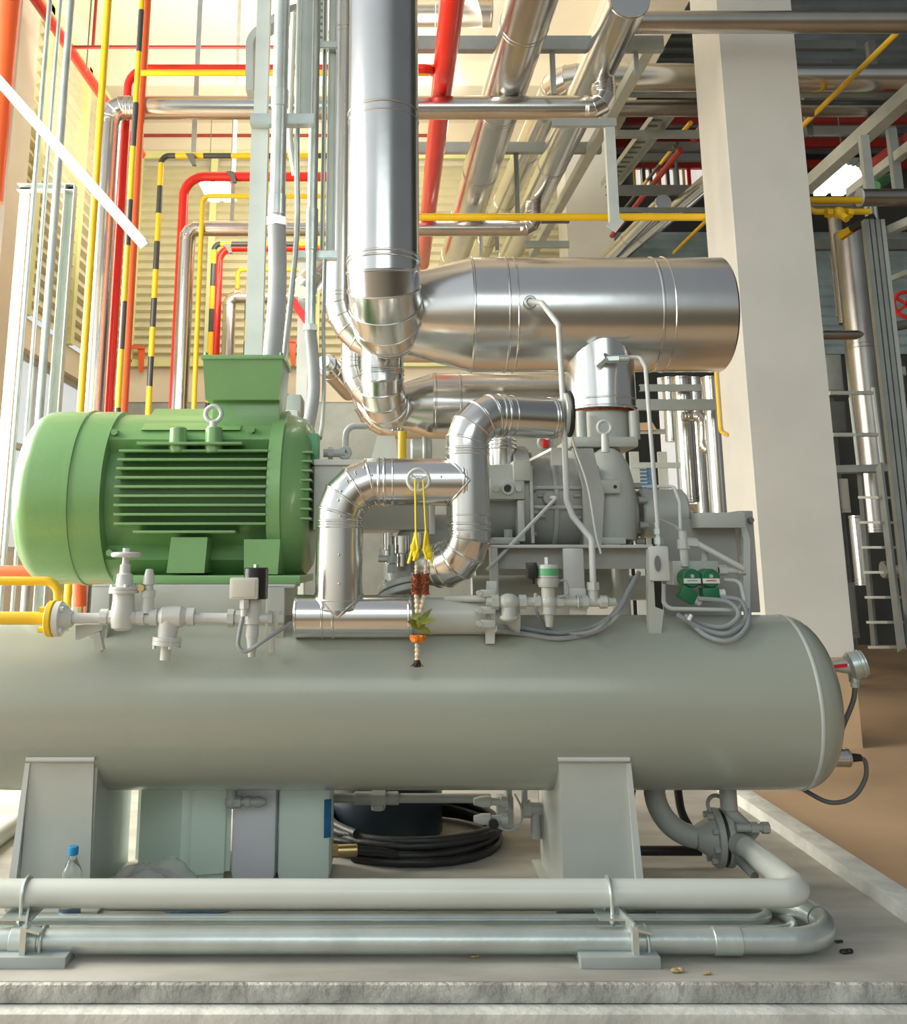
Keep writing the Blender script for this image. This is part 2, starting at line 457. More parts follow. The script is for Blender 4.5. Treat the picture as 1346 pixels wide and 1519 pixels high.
# dark plant bay to the right
struct(MB().span((3.25, 15.2, ZF), (10, 15.4, 8.2)).build('wall_back_right', 'wall_dark'), 'dark back wall of the plant bay')
struct(louver('wall_back_right_louvre', (3.3, 15.2), (10, 15.2), 4.3, 6.4, .16, (0, -1), 'glass_blue'), 'bluish louvre strip high on the dark wall')
struct(MB().span((9.9, 6, ZF), (10.1, 15.4, 8.2)).build('wall_right', 'wall_dark'), 'dark right wall')
rf = MB(); rf.span((3.4, 5.5, 7.75), (10, 15.4, 7.95))
for i in range(36): rf.span((3.4, 6 + i * .26, 7.69), (10, 6.07 + i * .26, 7.76))
struct(rf.build('ceiling_right', 'roof_dark'), 'ribbed blue-grey metal roof')
for i, yy in enumerate((13.3, 14.15, 15.0)):
    tag(MB().channel((3.5, yy, 7.45), (9.8, yy, 7.45), .14, .08, .02, side=-1).build('roof_purlin', 'red_dull'), ['dull red roof purlin nearest the column', 'dull red roof purlin, middle of three', 'dull red roof purlin furthest back over the dark bay'][i], 'beam', 'roof purlins')

# ================================================================== LARGE MACHINE PARTS
YT, ZT, RT = 3.75, .621, .299
# ---- separator tank
tank = thing('separator_tank', 'long grey horizontal pressure tank on two box legs', 'tank', (0, YT, 0))
xr = at(1168, 1040, YT).x
hd = [(0, RT)]
for k in range(1, 13):
    a = pi / 2 * k / 12; hd.append((.135 * sin(a), RT * cos(a) ** .62 if k < 12 else 0))
MB().lathe([(0, 0), (0, RT), (xr + 2.6, RT), (xr + 2.6, 0)], (-2.6, YT, ZT), (1, 0, 0), 96).build('shell', 'tank_paint', tank)
MB().lathe([(-.004, 0), (-.004, RT)] + hd[1:], (xr, YT, ZT), (1, 0, 0), 96).build('dished_end', 'tank_paint', tank)
MB().ridge((xr, YT, ZT), (1, 0, 0), RT, .012, .0025, 96).build('weld_seam', 'grey_paint_pale', tank)


def saddle(pl, pr, lab):
    xa, xb = at(pl, 1200, 3.5).x, at(pr, 1200, 3.5).x
    p = lambda x, z: (x, 3.5, z)
    MB().prism([p(xa, 0.01), p(xb + .012, .01), p(xb, .465), p(xa, .465)], (0, .014, 0)).build('front_plate', 'grey_paint', tank)
    for nm, x0, x1 in (('side_web', xa, xa + .012), ('side_web', xb - .006, xb + .010)):
        MB().prism([(x0, 3.514, .01), (x0, 4.0, .01), (x0, 4.0, .46), (x0, 3.514, .44)], (x1 - x0, 0, 0)).build(nm, 'grey_paint', tank)
    MB().span((xa, 3.99, .01), (xb, 4.005, .46)).build('back_plate', 'grey_paint', tank)
    MB().span((xa - .03, 3.47, 0), (xb + .05, 4.03, .012), bev=.003).build('base_plate', 'grey_paint', tank)
    b = MB(); e0, sg = (xb, 1) if xa > 0 else (xa, -1)
    b.prism([(e0 + sg * .008, 3.47, .012), (e0 + sg * .034, 3.47, .012), (e0 + sg * .012, 3.496, .455), (e0 - sg * .004, 3.496, .455)], (0, .05, 0))
    b.build('edge_flange', 'grey_paint_pale', tank)
    t = MB().tube([(xa - .005, 3.487, .468), (xb + .006, 3.487, .468)], .008, 10); t.build('weld_bead', 'grey_paint_pale', tank)


saddle(38, 135, ''); saddle(832, 934, '')

# ---- green motor
YM, ZM, RM = 3.98, zat(737, 3.98), .342
X0, X1, X2, X3 = at(50, 737, YM).x + .012, at(184, 737, YM).x, at(410, 737, YM).x, at(466, 737, YM).x
mo = thing('electric_motor', 'large green electric motor with ribbed side and terminal box', 'motor', ((X0 + X3) / 2, YM, ZM - RM))
pr = [(0, 0), (0, .20)]
for k in range(0, 9):
    a = pi / 2 * k / 8; pr.append((.085 - .085 * cos(a), RM - .10 + .10 * sin(a)))
L = X1 - X0
pr += [(L * .62, RM), (L * .625, RM + .006), (L * .66, RM + .006), (L * .665, RM), (L, RM), (L, 0)]
MB().lathe(pr, (X0, YM, ZM), (1, 0, 0), 80).build('fan_cowl', 'green_paint', mo, sharp=50)
# body section: round shell with a recessed flat zone at the front that holds the ribs
zr0, zr1 = ZM - .125, ZM + .185
core = []
for k in range(96):
    a = 2 * pi * k / 96; y, z = -cos(a), sin(a); rr = RM - .012
    if y < 0 and -.235 < z * rr < .195: rr = .275
    core.append((X1, YM + y * rr, ZM + z * rr))
xf1 = at(397, 720, 3.66).x
MB().prism(core, (xf1 - X1, 0, 0)).build('body', 'green_paint', mo, sharp=25)
MB().cyl((xf1, YM, ZM), (X2, YM, ZM), RM - .004, n=96).build('body_ring', 'green_paint', mo, sharp=25)
xf0, xf1 = at(172, 720, 3.66).x, at(396, 720, 3.66).x
for i in range(9):
    z = zat(668 + 13.6 * i, 3.66); yf = YM - sqrt(max(.01, (RM + .004) ** 2 - (z - ZM) ** 2))
    MB().span((xf0, yf, z - .005), (xf1, YM - .22, z + .005), bev=.003).build('cooling_rib', 'green_paint', mo)
z = zat(658, 3.66); MB().span((at(204, 658, 3.66).x, YM - .335, z - .005), (at(360, 658, 3.66).x, YM - .2, z + .005), bev=.003).build('cooling_rib', 'green_paint', mo)
z = zat(789, 3.66); MB().span((at(198, 789, 3.66).x, YM - .335, z - .005), (at(350, 789, 3.66).x, YM - .2, z + .005), bev=.003).build('cooling_rib', 'green_paint', mo)
# right side cover beside the ribs and the drive-end shield
MB().lathe([(0, 0), (0, RM), (.05, RM + .004), (.055, RM - .01), (.12, RM - .03), (.15, RM - .07), (X3 - X2, RM - .09), (X3 - X2, 0)], (X2, YM, ZM), (1, 0, 0), 80).build('drive_end_shield', 'green_paint', mo, sharp=40)
for i in range(8):
    z = zat(672 + 14 * i, 3.75); dz = z - ZM
    MB().span((at(440, 720, 3.75).x, YM - sqrt(max(.01, (RM - .035) ** 2 - dz * dz)), z - .004), (X3 + .012, YM - .15, z + .004), bev=.002).build('shield_rib', 'green_paint', mo)
# lifting bosses, pad on top, eyebolt, small bosses
for px in (264, 317):
    c0 = at(px, 664, 3.69); c1 = at(px, 634, 3.69); MB().cyl((c0.x, 3.70, c0.z - .02), (c1.x, 3.70, c1.z), .036, .032, 24, .004).build('boss', 'green_paint', mo)
b = MB(); yy = YM - .17
b.prism([(at(215, 625, 3.8).x, 3.74, ZM + .24), (at(360, 625, 3.8).x, 3.74, ZM + .24), (at(358, 625, 3.8).x, 3.92, ZM + .349), (at(218, 625, 3.8).x, 3.92, ZM + .349)], (0, .04, .0)); b.build('top_pad', 'green_paint', mo)
e = at(317, 614, 3.70)
b = MB(); b.torus(e, (0, 1, 0), .030, .009, 28, 12); b.cyl((e.x, 3.70, e.z - .065), (e.x, 3.70, e.z - .03), .014); b.cyl((e.x, 3.70, e.z - .06), (e.x, 3.70, e.z - .05), .022)
b.build('eyebolt', 'steel_pale', mo, 'pale steel lifting eyebolt')
for px, py in ((170, 641), (373, 637), (163, 820)):
    c = at(px, py, 3.72); MB().hexn((c.x, YM - sqrt(RM ** 2 - (c.z - ZM) ** 2) - .012, c.z), (c.x, YM - .2, c.z), .013).build('screw', 'green_paint', mo)
# terminal box with neck and lid
xa, xb = at(310, 560, 3.86).x, at(424, 560, 3.86).x; za, zb = zat(600, 3.86), zat(543, 3.86)
b = MB(); b.prism([(xa + .012, 3.74, za), (xb - .012, 3.74, za), (xb, 3.72, zb), (xa, 3.72, zb)], (0, .27, 0)); b.build('terminal_box', 'green_paint', mo)
MB().span((xa - .006, 3.712, zb - .002), (xb + .010, 4.0, zb + .016), bev=.003).build('box_lid', 'green_paint', mo)
for q in (xa + .01, xb - .005): MB().hexn((q, 3.725, zb + .014), (q, 3.725, zb + .026), .008).build('lid_screw', 'green_paint', mo)
MB().span((xa + .03, 3.78, ZM + .22), (xb - .01, 3.99, za + .005), bev=.012).build('box_neck', 'green_paint', mo)
# foot and plinth
zb0 = zat(866, 3.66)
f0 = lambda px, py: at(px, py, 3.655)
q = [f0(247, 850), f0(303, 850), f0(308, 797), f0(254, 797)]
MB().prism([tuple(v) for v in q], (0, .3, 0)).build('foot', 'green_paint', mo)
MB().span((at(170, 860, 3.66).x, 3.64, zb0), (at(446, 860, 3.66).x, 4.28, zb0 + .03), bev=.004).build('foot_rail', 'green_paint', mo)
q = [f0(362, 852), f0(412, 852), f0(416, 800), f0(362, 800)]
MB().prism([tuple(v) for v in q], (0, .3, 0)).build('foot', 'green_paint', mo)
MB().span((at(458, 690, 3.9).x, 3.80, zat(690, 3.85)), (at(474, 690, 3.9).x, 3.92, zat(645, 3.85)), bev=.004).build('junction_box', 'green_bright', mo, 'brighter green small junction box')

# ---- base beam under the motor
bb = thing('motor_base', 'grey steel beam carrying the green motor on the tank', 'base', (at(290, 900, 3.9).x, 3.9, .9))
MB().span((at(160, 900, 3.62).x, 3.62, .88), (at(420, 900, 3.62).x, 4.2, zb0 - .001), bev=.004).build('beam', 'grey_paint', bb)
for px in (150, 408):
    b = MB(); x = at(px, 890, 3.58).x; b.span((x - .03, 3.56, .80), (x + .035, 3.60, zat(868, 3.58)), bev=.004); b.span((x - .03, 3.56, zat(872, 3.58)), (x + .07, 3.8, zat(867, 3.58)), bev=.004)
    b.build('bracket', 'grey_paint', bb)

# ---- coupling guard box, grey, behind the bent insulated pipe
g = thing('coupling_guard', 'plain grey box guard between motor and compressor', 'guard', (at(545, 780, 4).x, 4, 1.2))
xa, xb = at(466, 700, 3.76).x, at(640, 700, 3.76).x
MB().span((xa, 3.76, zat(786, 3.76)), (xb, 4.25, zat(682, 3.76)), bev=.006).build('housing', 'grey_paint', g)
MB().span((xa, 3.745, zat(690, 3.76)), (xb, 3.76, zat(682, 3.76))).build('lid_edge', 'grey_paint_pale', g)
MB().span((xb - .01, 3.70, zat(793, 3.74)), (xb + .01, 3.76, zat(745, 3.74)), bev=.002).build('end_plate', 'grey_paint_pale', g)

# ---- big insulated header with cone and end
YH = 4.22; ZH = zat(467, YH); RH = sz(85, at(890, 467, YH))
hx0, hx1, hx2 = at(578, 467, YH).x, at(698, 467, YH).x, at(1066, 467, YH).x
hdr = thing('insulated_header', 'largest horizontal silver-clad pipe with cone at its left end', 'pipe', ((hx1 + hx2) / 2, YH, ZH - RH))
b = MB(); b.cyl((hx1, YH, ZH), (hx2 - .012, YH, ZH), RH, n=72)
for px, wd in ((705, .012), (757, .010), (770, .007), (985, .012), (1003, .006)): b.ridge((at(px, 467, YH - RH * .9).x, YH, ZH), (1, 0, 0), RH, wd, .004, 72)
b.build('barrel', 'cladding', hdr, sharp=15)
b = MB(); b.cyl((hx0, YH, ZH), (hx1, YH, ZH), sz(53, at(578, 467, YH)), RH, 72); b.ridge((hx1, YH, ZH), (1, 0, 0), RH, .012, .005, 72); b.build('cone', 'cladding', hdr, sharp=15)
MB().lathe([(-.005, 0), (-.012, RH), (.0, RH), (.010, RH - .012), (.012, 0)], (hx2, YH, ZH), (1, 0, 0), 72).build('end_cap', 'cladding', hdr, sharp=40)

# ---- tall duct in front that bends back into the cone
YD = 3.95; dx = at(569, 250, YD).x; rd = sz(53, at(569, 300, YD)); ze = ZH - .055
clad('vertical_insulated_duct', 'widest vertical silver duct, bending into the large header', 'pipe',
     [(dx, YD, 6.4), (dx, YD, ze - .03), (dx + .035, YH + .03, ze + .02)], rd, bend=.20, gores=5, every=.64, base=(dx, YD, ze), n=64, ridge_h=.005)

# ---- second header and its riser
YH2 = 4.68; ZH2 = zat(602, YH2); R2 = sz(48, at(700, 602, YH2))
a0, a1, a2 = at(597, 602, YH2).x, at(641, 602, YH2).x, at(900, 602, YH2).x
h2 = thing('insulated_header', 'smaller horizontal silver-clad pipe below and behind the largest one', 'pipe', ((a1 + a2) / 2, YH2, ZH2 - R2))
b = MB(); b.cyl((a1, YH2, ZH2), (a2, YH2, ZH2), R2, n=56)
for px in (645, 681): b.ridge((at(px, 602, YH2).x, YH2, ZH2), (1, 0, 0), R2, .01, .004, 56)
b.build('barrel', 'cladding', h2, sharp=15)
b = MB(); b.cyl((a0 - .03, YH2, ZH2), (a1, YH2, ZH2), sz(31, at(600, 602, YH2)), R2, 56); b.build('cone', 'cladding', h2, sharp=15)
x2 = at(567, 570, 4.42).x; r2 = sz(32, at(567, 570, 4.42)); z2 = zat(600, 4.42)
clad('vertical_insulated_duct', 'short silver riser bending into the smaller header under the big duct', 'pipe',
     [(x2, 4.42, 2.25), (x2, 4.42, z2 - .02), (x2 + .06, YH2 + .02, ZH2)], r2, bend=.13, gores=5, every=.4, base=(x2, 4.42, z2), n=48)

# ---- three risers further back bending right
for (px, py, Y, rp, top, tox, bd, lab) in ((507, 512, 5.2, 26, -300, 700, .17, 'silver riser with wide ribbed bend left of the big duct'),
                                           (527, 598, 5.9, 22, -300, 700, .16, 'middle silver ribbed bend behind the short riser'),
                                           (541, 632, 6.6, 19, -300, 700, .14, 'lowest silver ribbed bend just above the coupling guard')):
    c = at(px, py, Y); r = sz(rp, c)
    clad('insulated_riser', lab, 'pipe', [(c.x, Y, zat(top, Y)), (c.x, Y, c.z), (at(tox, py, Y).x, Y, c.z)], r, 'cladding', bend=r + bd, gores=6, every=1.2, base=(c.x, Y, c.z), group='risers behind the big duct')
# short slanting insulated pipes with cut ends
for (p, q, Y, rp, lab) in (((452, 428), (505, 365), 5.6, 19, 'short slanting silver pipe end above the grey conduit'), ((484, 540), (520, 580), 6.2, 17, 'short slanting silver pipe piece below the ribbed bend')):
    a, b_ = at(*p, Y), at(*q, Y + .5); t = thing('insulated_branch', lab, 'pipe', a, 'slanting branches')
    b = MB(); r = sz(rp, a); b.cyl(a, b_, r, n=40, ch=.01); b.ridge(a + (b_ - a) * .18, b_ - a, r); b.build('straight_section', 'cladding', t, sharp=15)
    d = (b_ - a).normalized(); MB().cyl(a - d * .05, a, r * .55, n=24).build('pipe_end', 'galvanised', t)

# ---- insulated pot between header and compressor
YP = 4.16; px_ = at(893, 600, YP).x; rp_ = sz(50, at(893, 590, YP)); zb_ = zat(613, YP)
pot = thing('insulated_suction_neck', 'upright silver-clad neck under the large header', 'pipe', (px_, YP, zb_))
b = MB(); b.cyl((px_, YP, zb_ + .006), (px_, YP, ZH), rp_, n=64); b.ridge((px_, YP, zb_ + .05), (0, 0, 1), rp_, .008, .003, 64); b.ridge((px_, YP, zb_ + .012), (0, 0, 1), rp_, .014, .006, 64)
b.build('cladding_sleeve', 'cladding', pot, sharp=15)
MB().cyl((px_, YP, zb_ - .002), (px_, YP, zb_ + .005), rp_ * .92, n=48).build('gasket', 'petal_brown', pot, 'rust brown gasket rim')

# ---- bent insulated pipe in front
YU = 3.55
p = lambda px, py: at(px, py, YU)
ru = sz(35, p(505, 800))
xv, zh = p(504, 800).x, p(560, 715).z
xw = p(694, 715).x; zt = p(750, 614).z
arch = clad('insulated_bend_pipe', 'silver-clad pipe arch beside the motor, standing on the horizontal silver pipe', 'pipe',
     [(xv, YU, zat(912, YU)), (xv, YU, zh), (xw, YU, zh)], ru, bend=ru + .055, gores=4, every=.9, n=56, base=(xv, YU, zat(900, YU)))
# fish-mouth cuts where the arch meets the level pipe and the upright one
zz = zat(914, YU)
for o in arch.children:
    wl_ = W[o]
    for v in o.data.vertices:
        q = v.co + wl_
        if o.name.startswith('straight') and q.z < zat(905, YU): v.co.z = zz + abs(q.x - xv) * .9 - wl_.z
        if o.name.startswith('straight') and abs(q.x - xw) < .004: v.co.x = xw - abs(q.z - zh) * .9 - wl_.x
m = MB(); m.tube([(xv + ru * k / 12, YU - sqrt(max(0, ru * ru - (ru * k / 12) ** 2)) - .001, zz + abs(ru * k / 12) * .9) for k in range(-12, 13)], .004, 8); m.build('joint_bead', 'cladding', arch)
m = MB(); m.tube([(xw - abs(ru * k / 12) * .9, YU - sqrt(max(0, ru * ru - (ru * k / 12) ** 2)) - .001, zh + ru * k / 12) for k in range(-12, 13)], .004, 8); m.build('joint_bead', 'cladding', arch)
for px, py in ((505, 765), (503, 823), (503, 866), (502, 742), (506, 728), (515, 713), (527, 700), (540, 692), (655, 707), (552, 705)):
    q = at(px, py, YU - ru - .004); zd = min(abs(q.z - zh), abs(q.x - xv)); MB().ball((q.x, YU - sqrt(max(0, ru * ru - min(zd, ru * .9) ** 2)), q.z), .0045, 8).build('rivet', 'galvanised', arch)
rv = sz(32, p(694, 720)); zbt = p(690, 838).z
clad('insulated_bend_pipe', 'silver-clad upright pipe bending right at its top and left at its foot', 'pipe',
     [(p(640, 838).x, YU + .10, zbt), (xw, YU, zbt), (xw, YU, zt), (p(830, 614).x, YU + .12, zt)], rv, bend=[rv + .045, rv + .05], gores=4, every=.9, n=56, base=(xw, YU, zbt))
fl = thing('pipe_flange', 'grey flange disc with black rubber rim at the end of the upper silver bend', 'flange', at(838, 614, YU + .12))
c = at(836, 614, YU + .12); MB().cyl(c, c + V((.022, 0, 0)), .080, n=40, ch=.004).build('disc', 'grey_paint', fl)
MB().torus(c + V((.022, 0, 0)), (1, 0, 0), .080, .009, 36, 10).build('rubber_rim', 'rubber_black', fl, 'black rubber rim')
# horizontal insulated pipe on the tank
zz = zat(914, YU); rr = sz(31, p(530, 914)); xa, xb, xc = p(437, 914).x, p(612, 914).x, p(770, 914).x
ip = thing('insulated_oil_pipe', 'horizontal silver-clad pipe lying along the tank top', 'pipe', ((xa + xb) / 2, YU, zz - rr))
b = MB(); b.cyl((xa, YU, zz), (xb, YU, zz), rr, n=56, ch=.004)
for px in (440, 479, 495, 606): b.ridge((p(px, 914).x, YU, zz), (1, 0, 0), rr, .008, .003, 56)
b.build('cladding_sleeve', 'cladding', ip, sharp=15)
MB().cyl((xb, YU + .02, zz), (xc, YU + .02, zz), rr * .86, n=48).build('bare_section', 'grey_paint', ip, 'bare grey painted section')
# gate handwheel in the arch, and what hangs from it
hw = thing('handwheel_valve', 'small grey handwheel on the silver arch, holding the garland', 'valve', at(621, 712, 3.42))
c = at(621, 712, 3.42); b = MB(); b.torus(c, (0, 1, 0), sz(16, c), .006, 36, 10); b.build('wheel', 'grey_paint_pale', hw)
for k in range(3):
    a = 2 * pi * k / 3 + .4; MB().bar(c, c + V((cos(a), 0, sin(a))) * sz(15, c), .007, .005, (0, 1, 0)).build('spoke', 'grey_paint_pale', hw)
MB().hexn(c - V((0, .008, 0)), c + V((0, .01, 0)), .010).build('hub', 'steel_grey', hw); MB().cyl(c, c + V((0, .07, 0)), .007).build('stem', 'steel_grey', hw)

# ================================================================== COMPRESSOR AND ITS FRAME
YC = 4.10
q = lambda px, py, Y=3.85: at(px, py, Y)
cmp_ = thing('screw_compressor', 'grey cast screw compressor with bolted flanges under the clad neck', 'compressor', (at(850, 800, YC).x, YC, zat(806, YC)))
zc_ = zat(746, YC); rc = .185
X = lambda px, py=746, Y=3.9: at(px, py, Y).x
MB().cyl((X(722), YC, zc_), (X(905), YC, zc_), rc, n=56).build('rotor_casing', 'grey_paint_cast', cmp_)
MB().cyl((X(690), YC, zc_), (X(728), YC, zc_), rc * .75, rc * .95, n=48).build('drive_end_cover', 'grey_paint_cast', cmp_)
for a, b, rr_, nm in ((766, 791, rc + .05, 'casing_flange'), (866, 878, rc + .045, 'casing_flange')):
    m = MB(); m.cyl((X(a), YC, zc_), (X(b), YC, zc_), rr_, n=56, ch=.006)
    bolts(m, (X(b) + .004, YC, zc_), (1, 0, 0), rr_ - .025, 14, .011, .022); m.build(nm, 'grey_paint_cast', cmp_)
# square bearing blocks with bolt pads
m = MB(); m.span((X(724), 3.87, zat(742, 3.86)), (X(766), 4.3, zat(688, 3.86)), bev=.012); m.build('bearing_block', 'grey_paint', cmp_)
c = at(753, 725, 3.85); pd = MB(); pd.span((X(727, 725, 3.85), 3.845, zat(741, 3.85)), (X(779, 725, 3.85), 3.875, zat(709, 3.85)), bev=.01)
pad_ = pd.build('port_pad', 'grey_paint', cmp_)
MB().lathe([(0, .013), (0, .024), (.012, .024), (.012, .016), (-.0, .013)], c + V((0, -.004, 0)), (0, -1, 0)).build('port_ring', 'grey_paint', pad_)
MB().cyl(c + V((0, -.006, 0)), c + V((0, -.002, 0)), .014).build('port_hole', 'black_plastic', pad_)
for px in (735, 769):
    c2 = at(px, 725, 3.85); MB().hexn(c2 + V((0, -.014, 0)), c2 + V((0, .002, 0)), .014).build('bolt', 'grey_paint', pad_)
MB().span((X(762, 700, 3.84), 3.84, zat(713, 3.84)), (X(788, 700, 3.84), 4.2, zat(683, 3.84)), bev=.006).build('gusset', 'grey_paint', cmp_)
for a, b, y0, y1 in ((768, 778, 742, 803), (787, 792, 690, 806)):
    MB().span((X(a, 746, 3.85), 3.85, zat(y1, 3.85)), (X(b, 746, 3.85), 4.1, zat(y0, 3.85)), bev=.004).build('rib', 'grey_paint', cmp_)
# middle ribs
for px in (827,):
    m = MB(); m.torus((X(px), YC, zc_), (1, 0, 0), rc, .012, 48, 8); m.build('rib', 'grey_paint', cmp_)
for py in (723, 752):
    z = zat(py, 3.90); m = MB(); m.span((X(791), YC - sqrt(rc ** 2 - (z - zc_) ** 2) - .014, z - .007), (X(866), YC, z + .007), bev=.003); m.build('rib', 'grey_paint', cmp_)
c = at(815, 739, 3.9); m = MB(); m.cyl(c + V((0, -.02, 0)), c + V((0, .05, 0)), .026, n=24, ch=.004); m.build('boss', 'grey_paint_cast', cmp_)
for px, py in ((798, 735), (798, 752), (798, 765), (862, 735), (862, 752), (862, 768)):
    c = at(px, py, 3.91); MB().hexn(c, c + V((.03, 0, 0)) * (1 if px < 830 else -1), .008).build('bolt', 'grey_paint_cast', cmp_)
# slanted web left of the discharge casing
m = MB(); m.prism([at(868, 808, 3.84), at(893, 808, 3.84), at(897, 735, 3.84), at(880, 665, 3.84), at(850, 665, 3.84), at(866, 720, 3.84)], (0, .03, 0)); m.build('web_plate', 'grey_paint_cast', cmp_)
# bulbous discharge casing: stacked cross sections
m = MB(); cx_ = X(913); yy0 = 4.0
prof = [(zat(800, 3.95), .095), (zat(775, 3.95), .10), (zat(745, 3.95), .105), (zat(715, 3.95), .10), (zat(690, 3.95), .085), (zat(672, 3.95), .06), (zat(664, 3.95), .03), (zat(662, 3.95), 0)]
m.lathe([(prof[0][0] - 1, 0)] + [(z - 1, r) for z, r in prof], (cx_, yy0, 1), (0, 0, 1), 40); m.build('discharge_casing', 'grey_paint', cmp_)
m = MB(); m.cyl((cx_ - .03, 4.16, zat(740, 4)), (cx_ - .03, 4.16, zat(655, 4)), .12, n=40); m.build('suction_throat', 'grey_paint_cast', cmp_)
m = MB(); m.span((X(882, 720, 3.86), 3.865, zat(732, 3.86)), (X(922, 720, 3.86), 3.99, zat(711, 3.86)), bev=.01); lg = m.build('lug', 'grey_paint', cmp_)
c = at(913, 722, 3.863); MB().cyl(c, c + V((0, .004, 0)), .007).build('lug_hole', 'black_plastic', lg)
m = MB(); m.span((X(880, 760, 3.86), 3.86, zat(806, 3.86)), (X(893, 760, 3.86), 3.95, zat(690, 3.86)), bev=.008); m.build('rib', 'grey_paint', cmp_)
# end covers to the right
m = MB(); m.cyl((X(930), YC, zat(762, YC)), (X(956), YC, zat(762, YC)), .13, n=44, ch=.02); m.build('end_cover', 'grey_paint_cast', cmp_)
for k in range(7):
    a = 2 * pi * k / 7; c = V((X(957), YC + cos(a) * .115, zat(762, YC) + sin(a) * .115)); MB().hexn(c, c + V((.035, 0, 0)), .013).build('bolt', 'grey_paint_cast', cmp_)
MB().cyl((X(966), YC, zat(762, YC)), (X(1036), YC, zat(762, YC)), .10, n=40, ch=.008).build('slide_cylinder', 'grey_paint', cmp_)
# top flange under the neck
zt0, zt1 = zat(662, 3.95), zat(646, 3.95)
fx0, fx1 = X(846, 654, 3.98), X(948, 654, 3.98)
MB().span((fx0, 3.98, zt0), (fx1, 4.32, zt1), bev=.012).build('top_flange', 'grey_paint', cmp_)
MB().cyl((px_, YP, zt1 - .01), (px_, YP, zb_ - .002), .115, n=40).build('neck_stub', 'grey_paint', cmp_)
for dx_, dy_ in ((-.115, -.12), (.105, -.12), (-.115, .12), (.105, .12)):
    MB().cyl((px_ + dx_, YP + dy_, zt1 - .005), (px_ + dx_, YP + dy_, zb_ - .01), .022, n=16).build('stud', 'grey_paint', cmp_)
e = at(897, 634, 3.87); m = MB(); m.torus(e, (0, 1, 0), .026, .007, 28, 10); m.cyl(e - V((0, 0, .10)), e - V((0, 0, .026)), .017, .014); m.build('eyebolt', 'grey_paint_pale', cmp_, 'pale lifting eyebolt')
for px in (748, 905):
    MB().span((X(px - 18, 800, 3.88), 3.88, zat(807, 3.88)), (X(px + 24, 800, 3.88), 4.0, zat(797, 3.88)), bev=.004).build('foot', 'grey_paint', cmp_)
    c = at(px + 6, 797, 3.92); MB().hexn(c, c + V((0, 0, .03)), .018).build('bolt', 'grey_paint', cmp_)
# small clad cup beside the arch
t = thing('insulated_cup', 'small round silver-clad cup on the compressor, right of the arch', 'fitting', at(745, 690, 4.0))
c0 = at(745, 692, 4.0); c1 = at(745, 650, 4.0); m = MB(); m.cyl(c0, (c0.x, 4.0, c1.z), .055, n=40); m.build('sleeve', 'cladding', t)
m = MB()
for k in range(3): m.ridge((c0.x, 4.0, c1.z - .01 - .016 * k), (0, 0, 1), .057, .010, .006)
m.build('collar', 'cladding', t)
t = thing('support_bracket', 'folded grey bracket plate under the upper silver bend', 'bracket', at(815, 690, 3.8))
m = MB(); m.prism([at(818, 690, 3.8), at(838, 690, 3.8), at(838, 664, 3.8), at(818, 664, 3.8)], (0, .006, 0)); m.prism([at(818, 664, 3.8), at(787, 680, 3.9), at(787, 684, 3.9), at(818, 668, 3.8)], (0, .06, 0)); m.build('plate', 'grey_paint_pale', t)
t = thing('red_knob', 'small red knob in a grey ring behind the bracket', 'knob', at(809, 657, 3.98))  # red round knob in a ring, use unknown
c = at(809, 657, 3.98); MB().torus(c, (0, 1, 0), .026, .008).build('ring', 'grey_paint_pale', t); MB().span(c + V((-.012, -.02, -.022)), c + V((.012, .02, .022)), bev=.004).build('handle', 'red_paint', t, 'red handle')

# ---- frame
fr = thing('compressor_frame', 'grey steel frame carrying the compressor, with lug plate and end panel', 'frame', (at(850, 900, 3.8).x, 3.8, .84))
zf0, zf1 = zat(844, 3.72), zat(808, 3.72)
xa, xb = at(728, 826, 3.72).x, at(968, 826, 3.72).x
m = MB(); m.span((xa, 3.70, zf1 - .012), (xb, 4.4, zf1), bev=.002); m.build('top_plate', 'grey_paint_pale', fr)
m = MB(); m.span((xa + .01, 3.76, zf0), (xb, 3.775, zf1 - .012)); m.build('beam_web', 'grey_paint_cast', fr)
m = MB(); m.span((xa, 3.70, .86), (xa + .025, 3.78, zf1 - .012), bev=.002); m.build('leg', 'grey_paint', fr)
p = lambda px, py: at(px, py, 3.58)
m = MB(); m.prism([p(964, 955), p(980, 955), p(985, 905), p(972, 900), p(968, 812), p(962, 815), p(962, 900)], (0, .03, 0)); m.build('leg', 'grey_paint', fr)
lp = MB(); a = at(966, 862, 3.56); b = at(992, 810, 3.56); lp.span((a.x, 3.56, a.z), (b.x, 3.585, b.z), bev=.008); lp_ = lp.build('lug_plate', 'grey_paint_pale', fr)
c = at(976, 836, 3.555); MB().lathe([(0, 0), (0, 1), (.004, 1), (.004, 0)], c, (0, -1, 0), 28).build('slot', 'steel_dark', lp_)
o = lp_.children[0]; o.scale = (.011, 1, .028)
for px, py0, py1 in ((852, 813, 898),):
    a, b = at(px - 14, py1, 3.66), at(px + 14, py0, 3.66); m = MB(); m.span((a.x, 3.66, a.z), (b.x, 3.672, b.z), bev=.008); m.build('stiffener', 'grey_paint_pale', fr)
